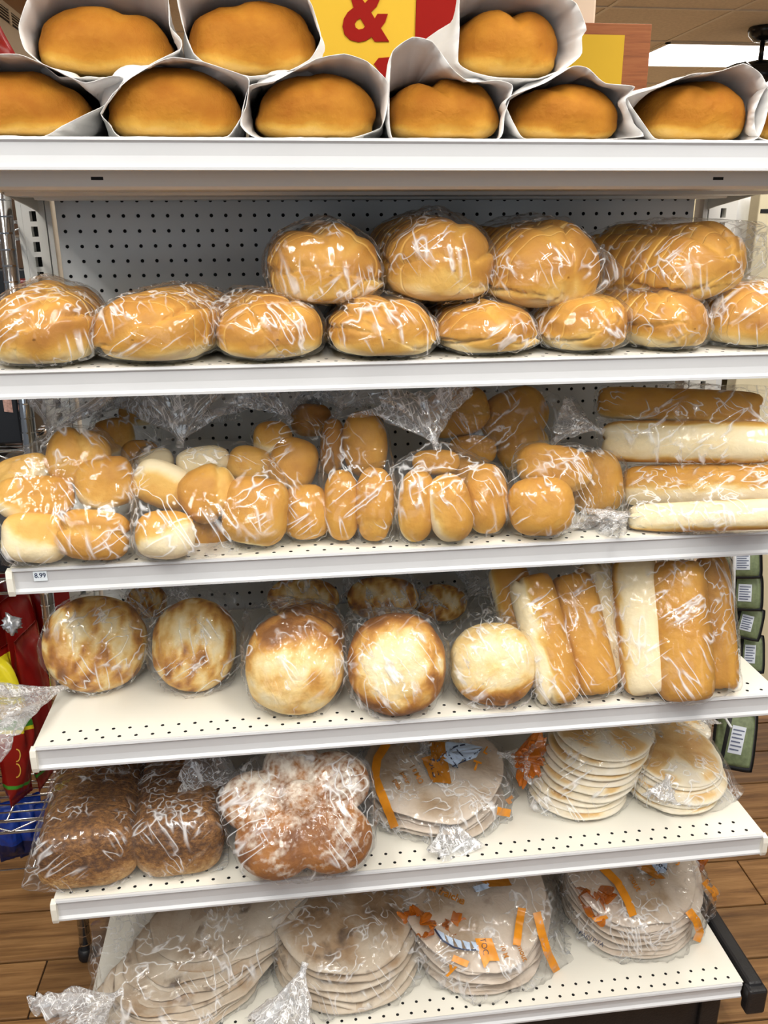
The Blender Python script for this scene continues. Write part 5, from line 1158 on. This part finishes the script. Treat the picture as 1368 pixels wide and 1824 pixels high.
for z in SHZ:
    xr = min(lean(z) - .013, -.656); sh = MB()
    for y_ in (-.11, .32):
        for dz in (0, -.028): sh.tube([(xl, y_, z + dz), (xr, y_, z + dz)], .0032, 8)
        n = 17; P = [(xl + (xr - xl) * k / n, y_, z - (.026 if k % 2 else .002)) for k in range(n + 1)]; sh.tube(P, .0022, 6)
    for x_ in (xl, xr):
        for dz in (0, -.028): sh.tube([(x_, -.11, z + dz), (x_, .32, z + dz)], .0032, 8)
    for k in range(1, 17): y_ = -.11 + .43 * k / 17; sh.tube([(xl, y_, z + .002), (xr, y_, z + .002)], .0018, 6)
    for k in range(4): x_ = xl + (xr - xl) * (k + .5) / 4; sh.tube([(x_, -.11, z - .003), (x_, .32, z - .003)], .0025, 6)
    o = sh.build('wire_shelf', M['chrome'], rk, smooth=True); o['kind'] = 'stuff'
def pouch(name, c, W_, H_, T_, yaw, bands, label, cat, group=None, seed=1, crimp=.06, nx=18, nz=40, tilt=0):
    """a filled pouch: pillow front and back, flat crimped top and bottom seams; bands = [(upper edge 0..1, material)] from the bottom"""
    u = np.linspace(-1, 1, nx + 1); v = np.linspace(0, 1, nz + 1); V = []; 
    Uu, Vv = np.meshgrid(u, v, indexing='xy'); vv = np.clip((Vv - crimp) / (1 - 2 * crimp), 0, 1)
    th = T_ / 2 * (1 - np.abs(Uu) ** 2.6) * np.clip(4 * vv * (1 - vv), 0, 1) ** .55
    wv = 1 - .07 * np.sin(vv * math.pi) ; a = math.radians(yaw); ca, sa = math.cos(a), math.sin(a)
    out = []
    for s in (-1, 1):
        p = np.stack([Uu * 4, Vv * 9, Uu * 0 + seed + s], -1); w_ = T_ * .16 * fbm(p * .45, seed, 3) * (th > 0) + .0012 * vn(np.stack([Uu * 12, Vv * 4, Uu * 0 + seed], -1), seed)
        X = Uu * W_ / 2 * wv; Y = s * (th + .0006) + w_; Z = Vv * H_
        X = X + tilt * Z
        out.append(np.stack([c[0] + X * ca - Y * sa, c[1] + X * sa + Y * ca, c[2] + Z], -1).reshape(-1, 3))
    n = (nx + 1) * (nz + 1); V = np.vstack(out); F = []; mi = []; mats = []
    for b_ in bands:
        if b_[1] not in mats: mats.append(b_[1])
    def band(t):
        for e, mt in bands:
            if t <= e: return mats.index(mt)
        return mats.index(bands[-1][1])
    for j in range(nz):
        for i in range(nx):
            q = j * (nx + 1) + i; F.append((q, q + 1, q + nx + 2, q + nx + 1)); mi.append(band((j + .5) / nz))
            F.append((n + q + nx + 1, n + q + nx + 2, n + q + 1, n + q)); mi.append(band((j + .5) / nz))
    for j in range(nz):
        for i in (0, nx): q = j * (nx + 1) + i; F.append((q, q + nx + 1, n + q + nx + 1, n + q)); mi.append(band((j + .5) / nz))
    for j in (0, nz):
        for i in range(nx): q = j * (nx + 1) + i; F.append((q, n + q, n + q + 1, q + 1)); mi.append(band((j + .5) / nz))
    o = mesh(name, V, F, M[mats[0]], True, origin=tuple(c))
    for m_ in mats[1:]: o.data.materials.append(M[m_])
    o.data.polygons.foreach_set('material_index', np.array(mi, np.int32)); tag(o, label, cat, group); return o
GS_ = 'snack bags on the wire rack'; zc = SHZ[0] + .0045
SB = [(.12, 'redfoil'), (.14, 'greenfoil'), (.50, 'redfoil'), (.535, 'yellowfoil'), (.60, 'greenfoil'), (.70, 'crisps'), (.94, 'yellowfoil'), (1, 'redfoil')]
sn = pouch('snack_bag', (at_y(40, 1440, -.065)[0] - .005, -.045, zc), .062, .352, .10, 62, SB, 'red and yellow snack bag standing nearest the wire rack post', 'snack', GS_, 3)
pouch('snack_bag', (at_y(92, 1440, -.03)[0] - .012, .02, zc), .10, .36, .06, 80, [(.10, 'redfoil'), (.13, 'greenfoil'), (.15, 'redfoil'), (.18, 'greenfoil'), (1, 'redfoil')], 'dark red snack bag just behind the post of the wire rack', 'snack', GS_, 5)
pouch('snack_bag', (at_y(-12, 1440, -.05)[0] - .02, -.05, zc), .075, .375, .07, 70, [(.5, 'redfoil'), (.52, 'yellowfoil'), (.60, 'greenfoil'), (.64, 'silver'), (.86, 'silver'), (.92, 'yellowfoil'), (1, 'redfoil')], 'snack bag with a silver back panel cut off by the left edge', 'snack', GS_, 8)
pouch('snack_bag', (-.80, .13, zc), .11, .40, .07, 75, [(1, 'redfoil')], 'dark red snack bag in the shadow behind the nearest ones', 'snack', GS_, 11)
pouch('snack_bag', (-.93, .10, zc), .11, .40, .07, 75, [(1, 'redfoil')], 'snack bag deep in the shadow at the far left of the wire rack', 'snack', GS_, 13)
pouch('snack_bag', (-.725, .20, zc), .12, .41, .07, 30, [(1, 'redfoil')], 'dark red snack bag added to darken the gap behind the rack post', 'snack', GS_, 15)  # added bag, darkens the gap at the back of the rack
pouch('snack_bag', (-.86, .24, zc), .13, .43, .07, 10, [(1, 'redfoil')], 'tallest dark red snack bag, added to darken the back of the wire rack', 'snack', GS_, 17)  # also added only to fill the rack's back with darkness
def on_side(parent, txt, cx, cy, size, ang, mat, sx=1.0):
    return words_on(parent, txt, cx, cy, size, ang, M[mat], sx, .03)
on_side(sn, 'N', 50, 1150, 20, 30, 'gold', .8); on_side(sn, 'S', 40, 1180, 26, 10, 'redfoil', .8)
for k, (cy, r_) in enumerate(((1345, 11), (1372, 12))):
    P = [(30 + r_ * .55 * math.cos(t), cy + r_ * math.sin(t)) for t in np.linspace(-1.7, 1.7, 14)]; on_bag(sn, ribbon(P, 2, 14), M['gold'], 'ring_print')
gf = at_y(22, 1112, -.10)
o = blob('foil_clip', gf, view_frame(22, 1112, 20), np.array([.017, .006, .020]), n=1.3, seed=9, lump=.9, lf=5, mat='silver', nu=14, nv=20, bake=lambda D, Q, Wn: D[:, 0] * 0)
par(o, sn)
GBl = 'blue bags on the floor of the wire rack'
for k, (px, py) in enumerate(((8, 1585), (45, 1590), (82, 1585), (-25, 1585))):
    b = at_y(px, 1530, -.055 + .012 * (k % 2))
    bl_ = pouch('blue_snack_bag', (b[0], .005 + .012 * (k % 2), .1895), .062, .150, .060, 20 + 12 * k, [(.34, 'blueshade'), (1, 'bluefoil')], ['blue snack bag second from the left under the red snacks', 'blue snack bag beside the one with a red tag', 'blue snack bag nearest the wholegrain loaf', 'blue snack bag cut off by the left edge'][k], 'snack', GBl, 20 + k)  # bottom third coloured darker to stand in for shading at the bag's foot
    if k == 0:
        on_bag(bl_, patch([(22, 1536), (36, 1545), (42, 1562), (20, 1556)], 4), M['redprint'], 'red_tag')
low = MB()
for k in range(9): y_ = -.03 + .35 * k / 8; low.tube([(xl, y_, .187), (lean(.19) - .013, y_, .187)], .0018, 6)
for k in range(4): x_ = xl + (lean(.19) - xl) * (k + .5) / 4; low.tube([(x_, -.03, .1845), (x_, .32, .1845)], .0025, 6)
for x_ in (xl, lean(.19) - .013): low.tube([(x_, -.11, .1845), (x_, .32, .1845)], .0032, 8)
o = low.build('wire_shelf', M['chrome'], rk, smooth=True); o['kind'] = 'stuff'
# black cartons with a picture of a brown wafer
GC = 'black cartons on the wire rack'
for k, (z0, z1_, lab) in enumerate(((.919, 1.118, 'lower black carton with a dim brown wafer picture on the wire rack'), (1.164, 1.262, 'upper black carton with a brown wafer picture under the shelf end'))):
    xr = lean(z0) - .016
    o = MB().box((xr - .30, -.095, z0), (xr, .16, z1_), bev=.003).build('black_carton', M['blackcard']); tag(o, lab, 'carton', GC)
    for (fp, mt) in ((((5, 712), (32, 712), (36, 736), (8, 733)) if k else ((8, 786), (36, 782), (40, 800), (11, 797)), 'waferface'),
                     (((5, 712), (16, 703), (42, 703), (32, 712)) if k else ((8, 785), (16, 779), (46, 774), (36, 782)), 'wafer'),
                     (((33, 712), (42, 703), (44, 720), (36, 735)) if k else ((36, 782), (46, 774), (48, 790), (40, 800)), 'wafer')):
        on_bag(o, patch(fp, 2), M[mt], 'wafer_picture')
    if k == 0: on_bag(o, ribbon([(-10, 783), (54, 768)], 1.6, 8), M['greypack'], 'pale_seam')
# little packs on the upper wire shelf
uz = SHZ[3] - .10
o = MB()
GT = 'packs on the upper wire shelf'
zz = 1.35
par(MB().tube([(xl, -.105, 1.344), (-.656, -.105, 1.344)], .004, 8).build('wire_shelf_rim', M['chrome'], smooth=True), rk)
sh = MB()
for k in range(0, 17): y_ = -.11 + .43 * k / 17; sh.tube([(xl, y_, 1.345), (-.656, y_, 1.345)], .0018, 6)
o = sh.build('wire_shelf', M['chrome'], rk, smooth=True); o['kind'] = 'stuff'
for (px, w__, y_, z0, h__, mt, lab) in ((36, .05, .10, 1.349, .085, 'redfoil', 'dark red pack on the upper wire shelf beside the upright'), (34, .040, .03, 1.349, .075, 'greypack', 'grey patterned pack in front on the upper wire shelf'),
                                        (30, .10, .20, 1.349, .10, 'blackcard', 'black pack at the back of the upper wire shelf')):
    c = at_y(px, 440, y_); t_ = MB().box((c[0] - w__ / 2, y_ - .02, z0), (c[0] + w__ / 2, y_ + .02, z0 + h__), bev=.004).build('snack_pack', M[mt]); tag(t_, lab, 'pack', GT)
rb_ = at_y(25, 75, -.03)
o = pouch('red_snack_bag', (rb_[0] - .055, -.03, SHZ[4] + .0045), .20, .215, .09, 15, [(1, 'redfoil')], 'glossy red snack bag on top of the wire rack', 'snack', None, 31, tilt=-.45)
par(MB().box((xl, -.109, SHZ[4] + .0001), (-.656, -.107, SHZ[4] + .012)).build('label_strip', M['whitepack']), rk)
# soffit and its air grille, far left under the ceiling
sx = -1.50
def on_x(px, py, X): d = ray(px, py); return CAM_P + d * ((X - CAM_P[0]) / d[0])
M['soffit'] = plain('soffit_paint', (.70, .62, .50), .7)
sof = MB().box((sx - .5, .9, 2.30), (sx, 7.5, 2.578)).build('trim_1', M['soffit']); sof['kind'] = 'structure'
sof = MB().box((sx - .5, .9, 2.578), (sx - .03, 7.5, ZC)).build('trim_2', plain('brown_cove', (.34, .19, .09), .7)); sof['kind'] = 'structure'
vt = empty('air_grille', (sx, 3.3, 2.485)); tag(vt, 'air grille of dark slots in the beige soffit at the top left', 'vent')
par(MB().box((sx + .0005, 2.85, 2.487), (sx + .004, 3.70, 2.548)).build('grille_back', M['dark']), vt)
for y0_, y1_ in ((2.85, 3.425), (3.46, 3.70)):
    for k in range(4): par(MB().box((sx + .004, y0_, 2.496 + k * .0135), (sx + .008, y1_, 2.4985 + k * .0135)).build('grille_slat', M['soffit']), vt)
par(MB().box((sx + .0035, 3.425, 2.484), (sx + .009, 3.46, 2.552)).build('grille_bar', M['soffit']), vt)

# ================================================================== to the right: hanging pouches and a cream shelf unit
st = empty('clip_strip', (.735, -.045, .60)); tag(st, 'white plastic strip with clipped pouches hanging right of the bread shelves', 'hanger')
s0, s1 = at_y(1305, 1162, -.045), at_y(1308, 975, -.045); s1 = s1 + (s1 - s0) * .9; s0 = s0 - (s1 - s0) * .25
par(MB().tube([s0, s1], .0035, 10).build('strip', M['whitepack'], smooth=True), st)
nu_ = empty('cream_shelf_unit', (1.2, .3, 0)); tag(nu_, 'cream metal shelf unit standing right of the bread shelves', 'shelving')
M['cream2'] = plain('cream_panel', (.74, .66, .46), .5, noise=.04)
cx0 = at_y(1348, 400, .15)[0]
up = par(MB().box((cx0, .15, 0), (cx0 + .06, .19, 1.66), bev=.003).build('upright', M['cream2']), nu_)
par(MB().box((cx0 + .02, .1485, 1.575), (cx0 + .05, .1505, 1.585)).build('upright_slot', M['dark']), up); par(MB().box((cx0 + .004, .1485, 1.545), (cx0 + .058, .1505, 1.553)).build('upright_slot', M['dark']), up)
par(MB().box((cx0 + .06, .17, .3), (1.7, .19, 1.66)).build('side_panel', M['cream2']), nu_)
par(MB().box((.70, .20, 1.09), (1.7, .60, 1.11), bev=.003).build('shelf_board', M['cream2']), nu_); par(MB().box((.70, .20, 1.37), (1.7, .60, 1.39), bev=.003).build('shelf_board', M['cream2']), nu_)
par(MB().box((.70, .58, .92), (1.7, .60, 1.66)).build('rear_panel', M['cream2']), nu_)
for x_ in (.70, 1.68): par(MB().box((x_, .30, 0), (x_ + .02, .34, 1.40)).build('rear_upright', M['cream2']), nu_)
pouch('white_pack', (at_y(1326, 400, .26)[0], .26, 1.3925), .10, .20, .06, 10, [(1, 'whitepack')], 'white pack with a dark crumpled corner between upright and cream panel', 'pack', None, 41)
GP = 'white printed bags on the cream shelf unit'
wb1 = pouch('printed_bag', (at_y(1330, 700, .25)[0] - .005, .25, 1.1125), .065, .16, .05, 5, [(1, 'greypack')], 'narrow grey bag with blue and brown print beside the thin post', 'snack', GP, 43)
wb2 = pouch('printed_bag', (at_y(1362, 700, .25)[0] + .012, .25, 1.1125), .085, .16, .05, -5, [(.2, 'redfoil'), (1, 'greypack')], 'grey printed bag with a red foot at the right edge', 'snack', GP, 45)
for b_, x_ in ((wb1, 1323), (wb2, 1352)):
    words_on(b_, 'snacks', x_ + 2, 682, 12, 4, M['bluepack'], 1.0, .05); words_on(b_, 'mix', x_, 702, 14, -10, M['brownprint'], 1.0, .05)
wp_ = at_y(1288, 690, .16); par(MB().box((wp_[0] - .020, .205, 1.113), (wp_[0] + .020, .225, 1.36)).build('white_end_plate', M['whitepack']), nu_)
o = MB().box((at_y(1362, 475, .22)[0] - .012, .24, 1.3925), (at_y(1362, 475, .22)[0] + .08, .30, 1.462), bev=.004).build('blue_box', M['bluepack']); tag(o, 'blue box at the right edge below the cream panel', 'box')
zo = .30
par(MB().box((.70, .20, .90), (1.7, .60, .92), bev=.003).build('shelf_board', M['cream2']), nu_)
ob = at_y(1340, 808, .25); o = MB().box((ob[0] - .02, .24, .9225), (ob[0] + .022, .30, 1.045), bev=.004).build('orange_box', M['orangebox']); tag(o, 'orange box glimpsed beyond the end of the sub rolls', 'box')
db = at_y(1372, 1100, .25)
for k, (dz, mt, lab) in enumerate(((.0, 'bluepack', 'dark blue pack low at the right edge beyond the hanging pouches'),)):
    o = MB().box((db[0] - .028, .22, .4785), (db[0] + .12, .40, .78), bev=.006).build('blue_pack', M[mt]); tag(o, lab, 'pack')
par(MB().box((.90, .20, .458), (1.7, .60, .478), bev=.003).build('shelf_board', M['cream2']), nu_)
GH = 'sage pouches on the hanging strip'
PO = [(1318, 1000, 74, 62, 0, .005, 'topmost sage green pouch on the hanging strip, below the third shelf'), (1322, 1055, 70, 66, -3, .0, 'second sage green pouch on the hanging strip, its label upright'), (1326, 1108, 62, 60, -14, -.005, 'third sage green pouch on the hanging strip, tilted'),
      (1332, 1164, 56, 70, -4, -.010, 'fourth sage green pouch, half hidden by the fourth shelf'), (1308, 1316, 72, 108, -12, -.02, 'lowest sage green pouch, hanging below the fourth shelf beside the floor')]
for k, (cx, cy, w_, h_, rot, Y_, lab) in enumerate(PO):
    c = at_y(cx, cy, Y_); sc = depth(c) / FPX; Fm = view_frame(cx, cy, rot)
    t_ = empty('hanging_pouch', tuple(c)); tag(t_, lab, 'pouch', GH)
    def pil(name, w__, h__, T_, off, mt, e=5):
        nx, nz = 14, 18; u = np.linspace(-1, 1, nx + 1); U_, V2 = np.meshgrid(u, np.linspace(-1, 1, nz + 1), indexing='xy')
        sq = 1 - .06 * (V2 ** 4); th = (1 - np.abs(U_) ** 3) * (1 - np.abs(V2) ** 3)
        out = []
        for s in (-1, 1):
            L_ = np.stack([U_ * w__ / 2 * sq, s * (T_ / 2 * th + .0008) + off, V2 * h__ / 2 * (1 - .05 * U_ ** 4)], -1).reshape(-1, 3); out.append(c + L_ @ Fm.T)
        n = len(out[0]); F = []
        for j in range(nz):
            for i in range(nx):
                q = j * (nx + 1) + i; F += [(q, q + 1, q + nx + 2, q + nx + 1), (n + q + nx + 1, n + q + nx + 2, n + q + 1, n + q)]
        for j in range(nz):
            for i in (0, nx): q = j * (nx + 1) + i; F.append((q, q + nx + 1, n + q + nx + 1, n + q))
        for j in (0, nz):
            for i in range(nx): q = j * (nx + 1) + i; F.append((q, n + q, n + q + 1, q + 1))
        return mesh(name, np.vstack(out), F, M[mt], True, origin=tuple(c))
    W_2, H_2 = w_ * sc, h_ * sc
    par(pil('black_edge', W_2, H_2, .004, 0, 'blacktrim'), t_)
    body = par(pil('pouch_body', W_2 * .86, H_2 * .86, .018, -.0012, 'khaki'), t_)
    a = math.radians(-rot); ca, sa = math.cos(a), math.sin(a)
    def rp(u, v): x, y = u * w_, v * h_; return (cx + x * ca - y * sa, cy + x * sa + y * ca)
    on_bag(body, patch([rp(-.10, -.22), rp(.24, -.22), rp(.24, .24), rp(-.10, .24)], 6), M['facts'], 'nutrition_label')
    for q in range(6):
        v = -.15 + q * .065; on_bag(body, ribbon([rp(-.07, v), rp(.21 - .05 * (q % 2), v)], max(1.6, h_ * .022), 6), M['factsink'], 'label_line', .0022)
    on_bag(body, ribbon([rp(-.20, -.40), rp(-.20, .40)], w_ * .10, 10), M['blacktrim'], 'black_band')
    kq = s0 + (s1 - s0) * ((c[2] + H_2 * .35 - s0[2]) / (s1[2] - s0[2])); e_ = c + Fm @ np.array([-W_2 * .42, 0, H_2 * .38])
    par(MB().tube([kq, (kq + e_) / 2 + np.array([0, -.004, .003]), e_], .003, 6).build('clip', M['whitepack'], smooth=True), t_)
